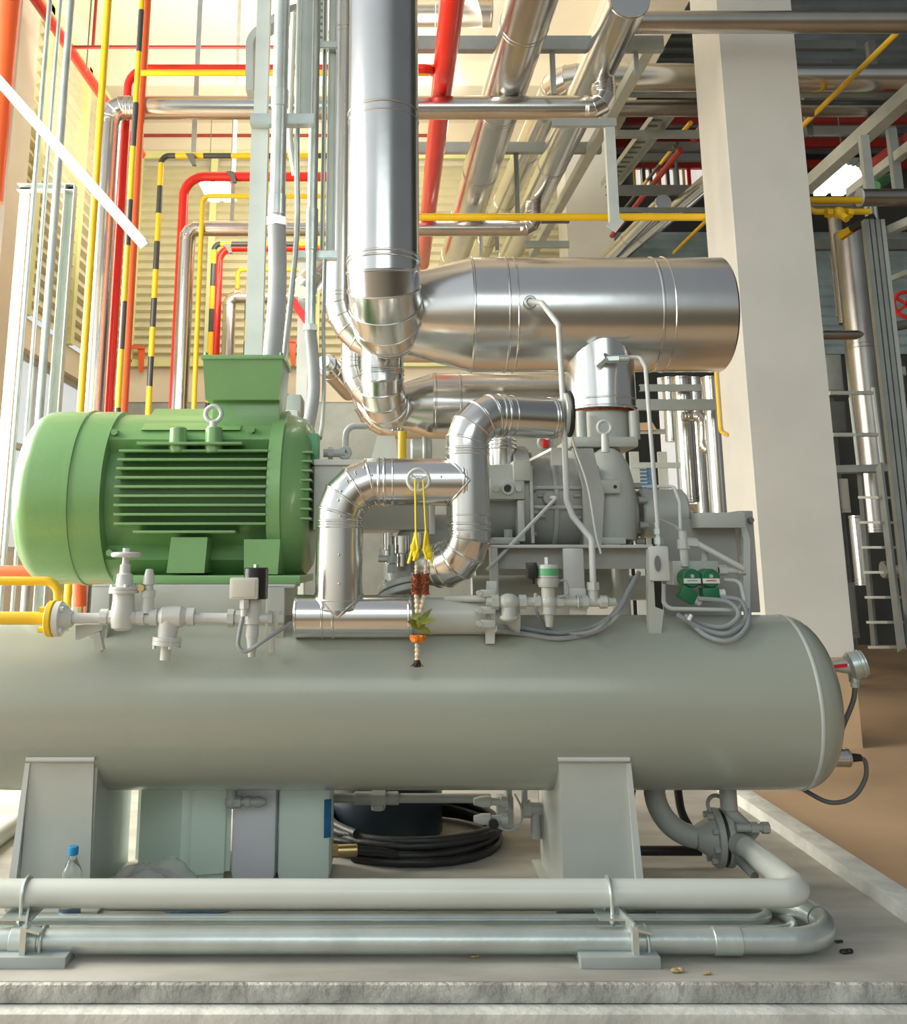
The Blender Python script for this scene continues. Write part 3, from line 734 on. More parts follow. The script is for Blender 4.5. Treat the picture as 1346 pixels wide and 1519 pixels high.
# end panel on the right
YQ = 3.98; a = lambda px, py: at(px, py, YQ)
m = MB(); m.span((a(985, 905).x, YQ, a(985, 912).z), (a(1100, 905).x, YQ + .01, a(985, 770).z)); m.build('end_panel', 'grey_paint_cast', fr)
m = MB(); m.span((a(1026, 785).x, YQ - .10, a(1026, 784).z), (a(1094, 785).x, YQ, a(1026, 762).z), bev=.003); m.build('top_rail', 'grey_paint', fr)
m = MB(); m.prism([a(1089, 765), a(1095, 760), a(1108, 800), a(1108, 905), a(1098, 905), a(1098, 800)], (0, -.04, 0)); m.build('stile', 'steel_pale', fr)
m = MB(); m.span((a(1104, 905).x, YQ - .02, a(1104, 908).z), (a(1126, 905).x, YQ + .2, a(1104, 758).z), bev=.004); m.build('side_plate', 'grey_paint_cast', fr)
c = a(1110, 772); MB().hexn(c + V((0, -.04, 0)), c, .012).build('bolt', 'steel_dark', fr)

m = MB(); m.span((xa, 4.36, zat(872, 4.36)), (xb, 4.40, zf1 - .012)); m.build('rear_beam', 'grey_paint_cast', fr)
tag(MB().cyl((at(922, 880, 4.15).x, 4.15, .86), (at(922, 880, 4.15).x, 4.15, zf0 + .02), sz(13, at(922, 880, 4.15)), n=28).build('return_pipe', 'grey_paint_pale'), 'short pale upright pipe under the frame beam, behind the cables', 'pipe')
line('return_pipe', 'grey level pipe low behind the oil valve row', 'pipe', [at(700, 872, 4.2), at(960, 872, 4.2)], .05, 'grey_paint', 0, 24)

# ---- tubes and thin lines around the compressor
tt = thing('oil_tube', 'long bent grey tube from the large header down to the valve row', 'tube', at(881, 890, 3.5))
pa = [at(787, 447, 3.93), at(804, 449, 3.80), at(829, 482, 3.72), at(836, 600, 3.66), at(841, 742, 3.62), at(850, 766, 3.60), at(878, 800, 3.55), at(881, 892, 3.5)]
MB().tube(smooth(pa, .03), .0115, 14).build('pipe', 'grey_paint_pale', tt); c = at(787, 448, 3.955); MB().torus(c, (0, 1, 0), .020, .009).build('collar', 'galvanised', tt)
tt = thing('oil_tube', 'straight thin tube dropping from the neck fitting to the manifold', 'tube', at(976, 800, 3.7))
MB().tube(smooth([at(905, 530, 3.98), at(950, 530, 3.95), at(958, 545, 3.90), at(976, 778, 3.72)], .02), .0085, 14).build('pipe', 'grey_paint_pale', tt)
c = at(900, 533, 3.97); m = MB(); m.cyl(c + V((-.03, .03, -.015)), c + V((.0, -.01, .01)), .02, n=6); m.hexn(c, c + V((.05, -.01, 0)), .017); m.cyl(c + V((.05, -.01, 0)), c + V((.09, -.012, 0)), .013); m.build('fitting', 'galvanised', tt)
m = MB(); c = at(976, 775, 3.72)
for k, (h_, r_) in enumerate(((.024, .014), (.02, .018), (.012, .013), (.024, .019), (.014, .014), (.05, .008))): m.cyl(c, c - V((0, 0, h_)), r_, n=6 if r_ > .016 else 14); c = c - V((0, 0, h_))
m.build('fitting', 'galvanised', tt)
line('brace_tube', 'thin pale brace slanting down from the compressor boss to the frame', 'tube', [at(818, 738, 3.86), at(826, 738, 3.84), at(722, 846, 3.68)], .007, 'grey_paint_pale', .008)
tag(MB().tube(curve([at(838, 600, 3.76), at(852, 660, 3.76), at(872, 720, 3.74), at(884, 790, 3.70), at(892, 822, 3.66)]), .0045, 8).build('capillary_line', 'grey_paint_pale'), 'thinnest capillary line curving down the compressor front', 'tube')
tag(MB().tube(smooth([at(1010, 790, 3.8), at(1009, 745, 3.86), at(1000, 722, 3.9), at(960, 722, 3.95)], .02), .007, 10).build('gauge_line', 'grey_paint_pale'), 'thin hooked gauge line above the green solenoid coils', 'tube')
tag(MB().tube(curve([at(978, 770, 3.74), at(1000, 780, 3.78), at(1014, 790, 3.78)]), .005, 8).build('gauge_line', 'grey_paint_pale'), 'short thin link line between drop tube and manifold', 'tube')

# ---- valve row in front of the frame beam
YV = 3.46
p = lambda px, py, Y=YV: at(px, py, Y)
vr = thing('oil_valve_row', 'row of grey oil valves on one pipe below the frame beam', 'valve row', p(820, 900))
MB().cyl(p(722, 893), p(896, 893), .016, n=18).build('pipe', 'grey_paint', vr)
m = MB(); c = p(755, 893); m.ball(c, .034, 20, (1.15, 1, .85)); m.cyl(c, c - V((0, 0, .062)), .027, n=20, ch=.003); m.cyl(c - V((0, 0, .045)), c - V((0, 0, .056)), .033, n=20); m.hexn(c + V((-.06, 0, 0)), c + V((-.035, 0, 0)), .026); m.hexn(c + V((.035, 0, 0)), c + V((.06, 0, 0)), .024); m.build('check_valve', 'grey_paint', vr)
m = MB(); c = p(814, 893); m.cyl(c - V((0, 0, .04)), c + V((0, 0, .05)), .024, n=20); m.ball(c, .03, 18); m.hexn(c + V((-.05, 0, 0)), c + V((-.028, 0, 0)), .022); m.hexn(c + V((.028, 0, 0)), c + V((.05, 0, 0)), .022); m.cyl(c - V((0, 0, .082)), c - V((0, 0, .04)), .012, .018, n=16); m.lathe([(.05, 0), (.05, .032), (.065, .038), (.08, .038), (.08, 0)], c, (0, 0, 1), 24); sv = m.build('solenoid_body', 'grey_paint', vr)
m = MB(); m.cyl(c + V((0, 0, .08)), c + V((0, 0, .125)), .036, n=28, ch=.004); m.build('coil', 'grey_paint_pale', sv)
MB().lathe([(.088, .0365), (.088, .0372), (.112, .0372), (.112, .0365)], c, (0, 0, 1), 28).build('coil_label', 'green_bright', sv, 'green and white coil label')
MB().cyl(c + V((0, 0, .125)), c + V((0, 0, .15)), .011, n=6).build('cap_nut', 'galvanised', sv)
m = MB(); d = c + V((-.055, 0, .105)); m.box(d, (.034, .05, .055), bev=.005); m.hexn(d - V((0, 0, .045)), d - V((0, 0, .025)), .012); m.build('plug', 'black_plastic', sv, 'black cable plug')
tag(MB().tube(curve([p(826, 862), p(840, 862, 3.44), p(842, 880, 3.44), p(830, 886, 3.44)]), .004, 8).build('cable', 'cable_grey'), 'small looped grey cable at the oil valve coil', 'cable')
m = MB(); c = p(881, 893); m.cyl(c, c + V((0, 0, .06)), .017, n=18); m.hexn(c + V((0, 0, .04)), c + V((0, 0, .066)), .022); m.hexn(c + V((-.04, 0, 0)), c + V((-.02, 0, 0)), .022); m.lathe([(.02, 0), (.02, .022), (.045, .022), (.05, .015), (.075, .012), (.075, 0)], c, (1, 0, 0), 8); m.build('tee', 'grey_paint', vr)
m = MB(); a, b = p(845, 912, 3.48), p(870, 872, 3.48); m.span((a.x, 3.48, a.z), (b.x, 3.49, b.z), bev=.006); m.build('clamp_plate', 'grey_paint_pale', vr); c = p(857, 893); MB().torus(c, (1, 0, 0), .021, .004, 24, 8).build('u_bolt', 'galvanised', vr)
# clamp stand at the left end of the row
cs = thing('cable_clamp_stand', 'narrow grey upright plate with clamps left of the oil valve row', 'bracket', at(728, 955, 3.5))
m = MB(); m.prism([at(721, 955, 3.52), at(734, 955, 3.52), at(736, 900, 3.5), at(737, 862, 3.5), at(723, 862, 3.5), at(720, 900, 3.5)], (0, .02, 0)); m.build('plate', 'grey_paint_pale', cs)
for py in (880, 905, 925):
    c = at(724, py, 3.47); m = MB(); m.box(c, (.05, .03, .025), bev=.004); m.hexn(c + V((-.03, -.02, 0)), c + V((-.03, .02, 0)), .01); m.build('clamp', 'grey_paint', cs)
xs = [at(660, 888, 3.55), at(722, 888, 3.5)]
line('small_pipe', 'small grey pipe stub between silver bend foot and clamp stand', 'pipe', xs, .012, 'grey_paint', 0)

# cables lying on the tank in front of the frame
tz = lambda px, py, lift=.012: surf(px, py, lift)


def surf(px, py, lift):                                       # point on the tank skin seen at this sight line
    d = ray(px, py).normalized(); o = V((0, 0, H)); a = d.y ** 2 + d.z ** 2; oy, oz = o.y - YT, o.z - ZT; r = RT + lift
    b = 2 * (oy * d.y + oz * d.z); c = oy * oy + oz * oz - r * r; D = b * b - 4 * a * c
    if D < 0: return o + d * (-b / (2 * a))
    return o + d * ((-b - sqrt(D)) / (2 * a))


for k, (o1, lab) in enumerate(((0, 'lower grey cable sagging across the tank under the valve row'), (-8, 'upper grey cable sagging across the tank under the valve row'))):
    tag(MB().tube(curve([at(735, 934 + o1 / 2, 3.46), tz(775, 940 + o1), tz(830, 947 + o1), tz(880, 938 + o1), at(915, 915 + o1, 3.50), at(935, 880 + o1, 3.6), at(948, 850, 3.72)]), .0085, 10).build('cable', 'cable_grey'), lab, 'cable', 'cables on the tank')
tag(MB().tube(curve([at(795, 880, 3.46), at(796, 905, 3.46), tz(812, 930), tz(850, 940), at(890, 930, 3.48), at(925, 890, 3.58)]), .006, 10).build('cable', 'cable_grey'), 'thin grey cable from the black plug of the oil valve', 'cable', 'cables on the tank')

# ---- green coil manifold
mf = thing('solenoid_manifold', 'valve block with two dark green coils beside the lug plate', 'valve block', at(1035, 890, 3.75))
p = lambda px, py, Y=3.72: at(px, py, Y)
m = MB(); a, b = p(1000, 868, 3.76), p(1066, 832, 3.76); m.span((a.x, 3.76, a.z), (b.x, 3.86, b.z), bev=.003); m.build('block', 'grey_paint', mf)
for i, (px, py, ang) in enumerate(((1027, 858, -.5), (1055, 858, .06))):
    c = p(px, py, 3.68); m = MB(); m.cyl(c, c + V((0, .08, 0)), sz(14, c), n=28, ch=.005); co = m.build('coil', 'green_coil', mf)
    m = MB(); m.span(c + V((-.031, -.003, -.018)), c + V((.031, .001, .0)), bev=.001); m.build('coil_label', 'white_label', co, 'white coil label')
    m = MB(); m.span(c + V((-.018, -.0038, -.010)), c + V((.018, -.002, -.006))); m.build('coil_print', 'red_print' if i else 'cable_grey', co)
    m = MB(); m.cyl(c + V((0, -.008, .008)), c + V((0, .002, .008)), .007); m.build('nut', 'galvanised', co)
    M = Matrix.Rotation(ang, 3, 'Y'); d = c + V((-.020 if i == 0 else -.006, .01, -.058)); m = MB(); m.box(d, (.062, .05, .05), M.transposed(), .005); pl = m.build('plug', 'green_coil', mf)
    gd = V((cos(ang), 0, sin(ang))); m = MB(); m.cyl(d + gd * .03, d + gd * .055, .017, n=14); m.build('cable_gland', 'white_plastic', pl, 'white cable gland')
m = MB(); c = p(1014, 800, 3.76); m.cyl(c - V((0, 0, .1)), c + V((0, 0, .03)), .016, n=16); m.hexn(c - V((0, 0, .035)), c, .024); m.hexn(c + V((.01, 0, -.012)), c + V((.05, 0, -.016)), .020); m.build('tee', 'grey_paint_pale', mf)
m = MB(); m.tube([c + V((.05, 0, -.014)), at(1045, 812, 3.74), at(1104, 844, 3.74)], .0115, 12); m.build('tube', 'grey_paint_pale', mf)
m = MB(); c = p(1066, 846, 3.76); m.hexn(c, c + V((.03, 0, 0)), .02); m.cyl(c, c + V((.10, 0, .0)), .013); m.hexn(c + V((.07, 0, 0)), c + V((.10, 0, 0)), .02); m.build('fitting', 'grey_paint_pale', mf)
m = MB(); c = p(1046, 832, 3.78); m.cyl(c, c + V((0, 0, .05)), .014, n=16); m.build('stub', 'grey_paint', mf)
m = MB(); m.tube(smooth([p(985, 868), p(985, 903, 3.66), p(1095, 905, 3.66), p(1105, 892, 3.68), p(1098, 862, 3.74), p(1075, 860, 3.76)], .03), .008, 12); m.build('tube', 'grey_paint_pale', mf)
for k, pts in enumerate(([(1036, 888, 3.66), (1080, 893, 3.64), (1096, 912, 3.60), (1075, 930, 3.56), (1040, 926, 3.54), (1018, 914, 3.56)],
                         [(1070, 886, 3.66), (1100, 892, 3.64), (1106, 920, 3.58), (1080, 940, 3.55), (1045, 934, 3.53), (1005, 912, 3.56)],
                         [(1018, 918, 3.55), (1050, 944, 3.52), (1085, 950, 3.53), (1108, 930, 3.58), (1112, 905, 3.65)])):
    tag(MB().tube(curve([tz(a, b, .012 + .006 * k) if b > 915 else at(a, b, Y) for a, b, Y in pts]), .0085, 10).build('cable', 'cable_grey'),
        ['grey coil cable looping closest under the left green coil', 'grey coil cable looping from the right green coil', 'outermost grey cable loop lying on the tank below the green coils'][k], 'cable', 'coil cables on the tank')
t = tag(MB().cyl(at(1022, 920, 3.53), at(1026, 912, 3.53), .007, n=8).build('cable_tie', 'white_plastic'), 'white cable tie end on the coil cables', 'cable tie')

# ================================================================== LEFT VALVE TRAIN
YL = 3.42
p = lambda px, py, Y=YL: at(px, py, Y)
yp = thing('gas_pipe', 'yellow pipe bending down into the flange at the left', 'pipe', p(40, 917))
MB().tube(smooth([p(-60, 862, 3.55), p(86, 862, 3.55), p(86, 905, 3.55)], .05, 8), .0155, 18).build('upper_pipe', 'yellow_paint', yp)
MB().cyl(p(-60, 917), p(72, 917), .0215, n=24).build('lower_pipe', 'yellow_paint', yp)
c = p(72, 918); m = MB(); m.cyl(c, c + V((.022, 0, 0)), .060, n=36, ch=.003); bolts(m, c, (1, 0, 0), .046, 4, .010, .04, .8); m.build('flange', 'yellow_paint', yp)
vt = thing('gas_valve_train', 'grey stop valve, strainer and pipe in a row on the tank', 'valve row', p(250, 940))
c = p(82, 918); m = MB(); m.cyl(c, c + V((.026, 0, 0)), .058, n=36, ch=.004); m.cyl(c + V((.026, 0, 0)), c + V((.06, 0, 0)), .045, .024, n=24); bolts(m, c + V((.03, 0, 0)), (1, 0, 0), .046, 4, .010, .012, .8); m.build('flange', 'grey_paint_pale', vt)
MB().cyl(p(98, 917), p(400, 917), .0175, n=24).build('pipe', 'grey_paint_pale', vt)
# globe valve
m = MB(); c = p(182, 915); m.lathe([(-.045, 0), (-.045, .02), (-.035, .035), (-.01, .042), (.02, .040), (.05, .036), (.075, .036), (.078, .050), (.088, .050), (.089, .047), (.090, .050), (.098, .050), (.10, .030), (.14, .026), (.145, .018), (.17, .018), (.175, .012), (.21, .010), (.21, 0)], c, (0, 0, 1), 32)
m.lathe([(-.075, 0), (-.075, .026), (-.05, .026), (-.048, .020), (-.03, .028), (.03, .028), (.048, .020), (.05, .026), (.075, .026), (.075, 0)], c, (1, 0, 0), 8); bolts(m, c + V((0, 0, .100)), (0, 0, 1), .040, 4, .008, .014, .4)
gv = m.build('globe_valve', 'grey_paint_pale', vt)
hz = c.z + .205; m = MB(); m.torus((c.x, YL, hz), (0, 0, 1), .042, .009, 32, 12)
for k in range(3): a = 2 * pi * k / 3 + .3; m.bar((c.x, YL, hz), (c.x + .042 * cos(a), YL + .042 * sin(a), hz), .012, .008)
m.cyl((c.x, YL, hz - .01), (c.x, YL, hz + .022), .012, n=12); m.build('handwheel', 'grey_paint_pale', gv)
m = MB(); c = p(219, 905); m.lathe([(0, 0), (0, .022), (.05, .020), (.052, .024), (.075, .024), (.077, .017), (.09, .015), (.095, .020), (.12, .018), (.145, .012), (.147, 0)], (c.x, YL, c.z - .01), (0, 0, 1), 8 * 2); m.build('vent_valve', 'grey_paint_pale', vt)
m = MB(); c = p(212, 872); m.cyl(c + V((0, -.03, 0)), c, .012, n=6); m.build('vent_screw', 'brass', vt, 'small brass vent screw')
m = MB(); c = p(256, 915); m.lathe([(-.075, 0), (-.075, .028), (-.05, .028), (-.048, .022), (-.03, .036), (.03, .036), (.048, .022), (.05, .030), (.075, .030), (.075, 0)], c, (1, 0, 0), 24)
m.lathe([(0, .035), (.04, .034), (.075, .032), (.076, .048), (.088, .048), (.089, .046), (.090, .048), (.102, .048), (.103, .018), (.15, .017), (.15, 0)], (c.x - .01, YL, c.z + .01), (-.06, 0, -1), 28); bolts(m, (c.x - .015, YL, c.z - .085), (0, 0, 1), .042, 4, .007, .034, .5); m.build('strainer', 'grey_paint_pale', vt)
for px, w_, r_ in ((338, .022, .030), (350, .018, .026), (398, .016, .026), (414, .018, .024)):
    c = p(px, 917); MB().hexn(c, c + V((w_, 0, 0)), r_).build('union_nut', 'grey_paint', vt)
# support arm of the train
m = MB(); m.prism([p(112, 928, 3.46), p(128, 926, 3.46), p(152, 926, 3.46), p(152, 934, 3.46), p(112, 950, 3.46)], (0, .05, 0)); m.prism([p(138, 942, 3.46), p(148, 938, 3.46), p(153, 964, 3.46), p(141, 966, 3.46)], (0, .03, 0)); m.build('support_arm', 'grey_paint', vt)
# solenoid valve
so = thing('solenoid_valve', 'solenoid valve with black coil and beige box in front of motor base', 'valve', p(375, 960))
m = MB(); c = p(375, 917); m.lathe([(-.06, 0), (-.06, .022), (-.02, .022), (-.018, .03), (.02, .03), (.06, .028), (.08, .026), (.085, .02), (.10, .02), (.10, 0)], c, (0, 0, 1), 24); m.cyl(c - V((0, 0, .125)), c - V((0, 0, .06)), .012, .02, n=14); m.build('valve_body', 'grey_paint_pale', so)
m = MB(); a, b = p(378, 889, 3.40), p(378, 842, 3.40); m.cyl((a.x, YL, a.z), (a.x, YL, b.z), sz(18, a), n=32, ch=.004); m.build('coil', 'black_plastic', so, 'black coil')
MB().cyl((a.x, YL, b.z), (a.x, YL, b.z + .01), .01, n=6).build('nut', 'galvanised', so)
m = MB(); a, b = p(340, 889, 3.36), p(383, 857, 3.36); m.span((a.x, 3.36, a.z), (b.x, 3.40, b.z), bev=.005); bx = m.build('terminal_box', 'beige_plastic', so, 'beige plastic terminal box')
m = MB(); m.span((a.x + .008, 3.356, a.z + .006), (b.x - .008, 3.361, b.z - .006), bev=.002); m.build('box_cover', 'beige_plastic', bx)
m = MB(); c = p(363, 889, 3.38); m.hexn(c - V((0, 0, .03)), c, .017); m.cyl(c - V((0, 0, .055)), c - V((0, 0, .03)), .012, n=12); m.build('cable_gland', 'grey_paint_pale', bx)
tag(MB().tube(curve([p(362, 908, 3.38), p(356, 935, 3.37), p(354, 958, 3.37), p(366, 966, 3.37), p(392, 950, 3.38), p(432, 924, 3.44)]), .007, 10).build('cable', 'cable_grey'), 'grey cable looping from the beige terminal box to the silver pipe', 'cable')
for px in (403, 150):
    m = MB(); a, b = p(px - 4, 968, 3.48), p(px + 5, 905, 3.48); m.span((a.x, 3.48, a.z), (b.x, 3.50, b.z), bev=.002)
    tag(m.build('support_strap', 'grey_paint_pale'), 'flat grey support strap on the tank ' + ('right of the solenoid valve' if px > 300 else 'below the handwheel valve'), 'strap', 'support straps on the tank')
# red and white pipes low at the left, behind the motor
line('fire_pipe', 'red pipe low behind the motor at the left', 'pipe', [at(-60, 849, 5.0), at(98, 849, 5.0), at(118, 849, 5.0), at(118, 900, 5.0)], .034, 'orange_paint', .05, 20)
line('gas_pipe', 'yellow pipe low behind the left end of the motor', 'pipe', [at(80, 861, 4.6), at(238, 861, 4.6), (at(238, 861, 4.6).x, 4.6, 0)], .014, 'yellow_paint', .05, 14)

# ---- small parts behind the coupling guard
gb = thing('gauge_fitting', 'grey hooked pipe fitting above the coupling guard', 'fitting', at(510, 675, 4.1))
m = MB(); m.tube(smooth([at(545, 632, 4.1), at(514, 632, 4.1), at(512, 672, 4.1)], .04), .0135, 14); m.build('hook_pipe', 'grey_paint_pale', gb)
m = MB(); c = at(512, 672, 4.08); m.torus(c, (0, 1, 0), .018, .012); m.cyl(c - V((.09, 0, 0)), c, .018, n=16); m.hexn(c - V((.07, 0, 0)), c - V((.05, 0, 0)), .026); m.build('union', 'grey_paint_pale', gb)
m = MB(); c = at(602, 664, 4.5); tag(MB().cyl(at(597, 690, 4.2), at(597, 640, 4.2), .0185, n=20).build('gas_pipe', 'yellow_paint'), 'short upright yellow pipe behind the coupling guard', 'pipe')
t = thing('pump_housing', 'pale grey pump housings behind the coupling guard', 'pump', at(590, 690, 4.6))
m = MB(); m.prism([at(548, 690, 4.6), at(592, 690, 4.6), at(586, 646, 4.6), at(560, 646, 4.6)], (0, .12, 0)); m.build('housing', 'grey_paint_pale', t)
c = at(625, 668, 4.6); m = MB(); m.cyl(c - V((.05, 0, 0)), c + V((.05, 0, 0)), .055, n=28, ch=.008); m.ridge(c + V((.015, 0, 0)), (1, 0, 0), .056, .02, .012); m.build('motor_end', 'grey_paint', t)
# grey pipe bend and flanged valve seen through the arch
t = thing('oil_valve', 'grey flanged valve with pipe bend seen inside the silver arch', 'valve', at(600, 885, 3.8))
m = MB(); m.tube(smooth([at(700, 792, 3.85), at(610, 792, 3.85), at(610, 850, 3.85)], .085, 10), .075, 32); m.build('pipe_bend', 'grey_paint', t)
c = at(595, 868, 3.72); ax = V((.25, -.35, -1)).normalized(); m = MB(); m.cyl(c, c + ax * .022, .095, n=40, ch=.003); m.cyl(c + ax * .026, c + ax * .05, .095, n=40, ch=.004); bolts(m, c + ax * .0, ax, .077, 8, .011, .03); m.build('flange', 'grey_paint', t)
m = MB(); m.cyl(c - ax * .15, c, .05, .062, n=28); m.build('body', 'grey_paint', t)
m = MB(); d = at(582, 850, 3.62); m.hexn(d, d + V((0, 0, .03)), .02); m.hexn(d + V((.0, 0, .035)), d + V((0, 0, .06)), .022); m.cyl(d, d + V((0, 0, .1)), .011); m.hexn(d + V((-.05, 0, .05)), d + V((0, 0, .05)), .012); m.build('needle_valve', 'steel_grey', t)
for px, py, r_ in ((596, 803, .032), (576, 798, .017), (621, 798, .02)):
    c = at(px, py, 3.66); m = MB(); m.cyl(c - V((0, 0, .045)), c + V((0, 0, .02)), r_, n=24, ch=.003); m.cyl(c - V((0, 0, .09)), c - V((0, 0, .04)), r_ * .7, n=16); m.build('cap', 'cladding', t, 'shiny round cap')

# ================================================================== GARLAND
ga = thing('flower_garland', 'flower garland with yellow ribbons hanging from the handwheel', 'garland', at(620, 990, 3.40))
p = lambda px, py, Y=3.40: at(px, py, Y)
for a, b in ((616, 617), (628, 632)):
    MB().tube([p(a, 712), p(b, 790)], .0035, 6).build('ribbon', 'yellow_ribbon', ga)
for a, pts in ((0, [(617, 790), (611, 818), (606, 836)]), (1, [(617, 790), (620, 815), (614, 832)]), (2, [(632, 788), (636, 815), (641, 836)]), (3, [(632, 790), (629, 815), (634, 830)])):
    m = MB(); m.tube([p(*q_, 3.395 - .004 * (a % 2)) for q_ in pts], .006, 6); m.build('ribbon', 'yellow_ribbon', ga)
for px, py in ((614, 812), (617, 822), (634, 815), (637, 823)):
    m = MB(); m.ball(p(px, py, 3.392), .013, 10, (1, .5, 1.3)); m.build('ribbon_bow', 'yellow_ribbon', ga)


def beads(path, cnt, r):
    m = MB(); a, b = p(*path[0]), p(*path[1])
    for k in range(cnt):
        c = a + (b - a) * (k / (cnt - 1)); d = (b - a).normalized(); m.lathe([(-r * 1.2, 0), (-r * .9, r * .55), (0, r), (r * .8, r * .75), (r * 1.2, 0)], c, d, 10)
    return m


beads(((618, 828), (618, 852)), 5, .0075).build('jasmine_string', 'jasmine', ga); beads(((632, 828), (631, 852)), 5, .0075).build('jasmine_string', 'jasmine', ga)
for px in (617, 630):
    m = MB(); random.seed(px)
    for i in range(60):
        z = random.random(); a = random.random() * 2 * pi; c = p(px, 852 + 28 * z); c += V((cos(a) * .012, sin(a) * .012, 0)); m.box(c, (.006, .003, .013), Matrix.Rotation(random.uniform(-1, 1), 3, 'Y') @ Matrix.Rotation(a, 3, 'Z'))
    m.cyl(p(px, 881), p(px, 851), .011, n=10); m.build('flower_block', 'petal_brown', ga)
beads(((618, 884), (619, 906)), 4, .009).build('jasmine_string', 'jasmine', ga); beads(((629, 884), (624, 906)), 4, .009).build('jasmine_string', 'jasmine', ga)
for i, (a, b, wd) in enumerate((((620, 925), (642, 902), .009), ((620, 925), (648, 918), .010), ((620, 928), (642, 942), .011), ((620, 925), (604, 922), .012), ((620, 918), (612, 912), .013), ((621, 928), (610, 930), .012), ((622, 922), (631, 928), .013))):
    q0, q1 = p(*a, 3.395), p(*b, 3.375 if i % 2 else 3.40); d = q1 - q0; n_ = V((0, -1, 0)).cross(d.normalized()) * wd
    m = MB(); m.prism([q0 - n_ * .7, q0 + d * .55 - n_, q1, q0 + d * .55 + n_, q0 + n_ * .7], (0, -.004, .001)); m.build('leaf', 'leaf_olive', ga)
m = MB(); m.ball(p(620, 925), .019, 12, (1, .8, 1.1)); m.build('leaf_knot', 'leaf_olive', ga)
m = MB(); c = p(620, 947); m.lathe([(-.011, 0), (-.011, .017), (-.004, .025), (.004, .025), (.010, .017), (.012, 0)], c, (0, 0, 1), 18)
random.seed(3)
for i in range(40): a = random.random() * 2 * pi; m.box(c + V((cos(a) * .022, sin(a) * .022, random.uniform(-.009, .009))), (.009, .006, .006), Matrix.Rotation(a, 3, 'Z'))
m.build('marigold', 'marigold', ga); beads(((619, 957), (619, 978)), 4, .009).build('jasmine_string', 'jasmine', ga)
m = MB(); c = p(619, 983); m.lathe([(-.016, 0), (-.012, .009), (0, .013), (.012, .007), (.014, 0)], c, (0, 0, 1), 12)
for k in range(6): a = k * pi / 3; m.bar(c + V((0, 0, .006)), c + V((cos(a) * .02, sin(a) * .02, -.012)), .006, .003)
m.build('rose_bud', 'rose_dark', ga)

# ================================================================== PIPES OF THE LEFT AND CENTRE BACKGROUND
YS = (7.0, 9.57, 12.03)
SETW = ('nearest', 'middle', 'furthest')


def drop(name, lab, grp, corner, Y, xr_, rpx, m, zb=ZF, bend=.10, n=20):        # horizontal run from the right, bending down at 'corner'
    c = at(*corner, Y); r = sz(rpx, c); x1 = at(xr_, corner[1], Y).x
    return line(name, lab, 'pipe', [(x1, Y, c.z), (c.x, Y, c.z), (c.x, Y, zb)], r, m, bend, n, grp, 8)


# clad risers with horizontal runs
for i, (cx0, cy0, rp, xe) in enumerate(((164, 160, 17.5, 897), (279, 339, 11.5, 792), (341, 441, 9.5, 470))):
    Y = YS[i]; c = at(cx0, cy0, Y); r = sz(rp, c); xe_ = at(xe, cy0, Y).x
    pth = [(c.x, Y, ZF), (c.x, Y, c.z), (xe_, Y, c.z)]
    bd = [r * 1.35]
    if i < 2: pth.append((xe_, Y, at(xe, (112, 300)[i], Y).z)); bd = [r * 1.35, r * 1.5]
    clad('insulated_pipe', '%s of three silver-clad pipes rising behind the motor and turning right' % SETW[i], 'pipe', pth, r, 'cladding', bend=bd, gores=3, every=2.6, base=(c.x, Y, ZF), n=36, group='clad risers behind the motor')
for i, (cn, rp, xe, m, bd) in enumerate((((192, 102), 6.5, 650, 'red_paint', .16), ((274, 262), 7.2, 600, 'red_paint', .22), ((326, 368), 5.6, 560, 'red_paint', .18))):
    drop('fire_pipe', '%s of three red pipes turning down behind the motor' % SETW[i], 'red drop pipes behind the motor', cn, YS[i] + .15, xe, rp, m, bend=bd)
# yellow pipes
drop('gas_pipe', 'plain yellow pipe turning down left of the striped pipe', 'yellow drop pipes behind the motor', (301, 291), YS[1] - .1, 600, 3.6, 'yellow_paint', bend=.07)
drop('gas_pipe', 'shortest plain yellow pipe turning down high on the louvres', 'yellow drop pipes behind the motor', (353, 400), YS[2] - .1, 600, 3.4, 'yellow_paint', zb=zat(432, YS[2]), bend=.07)
line('gas_pipe', 'level yellow pipe just under the nearest red run', 'pipe', [at(204, 108, 6.85), at(640, 108, 6.85)], sz(4.8, at(300, 108, 6.85)), 'yellow_paint', 0, 16)


def plumb(name, lab, px, py, Y, rpx, m, ytop=-300, zb=ZF, n=18, cat='pipe'):
    c = at(px, py, Y); return tag(MB().cyl((c.x, Y, zb), (c.x, Y, zat(ytop, Y)), sz(rpx, c), n=n).build(name, m), lab, cat)


plumb('gas_pipe', 'tall plain yellow pipe left of the nearest clad riser', 137, 350, 6.2, 5.6, 'yellow_paint')
plumb('fire_pipe', 'tall orange-red pipe right of the yellow and black striped pipe', 206, 200, 6.9, 7.2, 'orange_paint')
plumb('gas_pipe', 'tall yellow and black striped pipe against the orange-red pipe', 199, 200, 6.6, 4.4, 'striped_near')
c = at(240, 231, 9.2)
t = thing('gas_pipe', 'yellow and black striped pipe turning down in front of the back louvres', 'pipe', (c.x, 9.2, ZF))
r = sz(4.2, c); pc = pieces([(at(600, 231, 9.2).x, 9.2, c.z), tuple(c), (c.x, 9.2, ZF)], .08, 8)
for (k, pts), nm, m in zip(pc, ('level_run', 'elbow', 'drop'), ('striped_x', 'black_paint', 'striped_z')): MB().tube(pts, r, 16).build(nm, m, t)
c = at(318, 362, 11.6); t = thing('gas_pipe', 'small yellow and black striped pipe beside the furthest red drop', 'pipe', (c.x, 11.6, ZF)); r = sz(3.9, c)
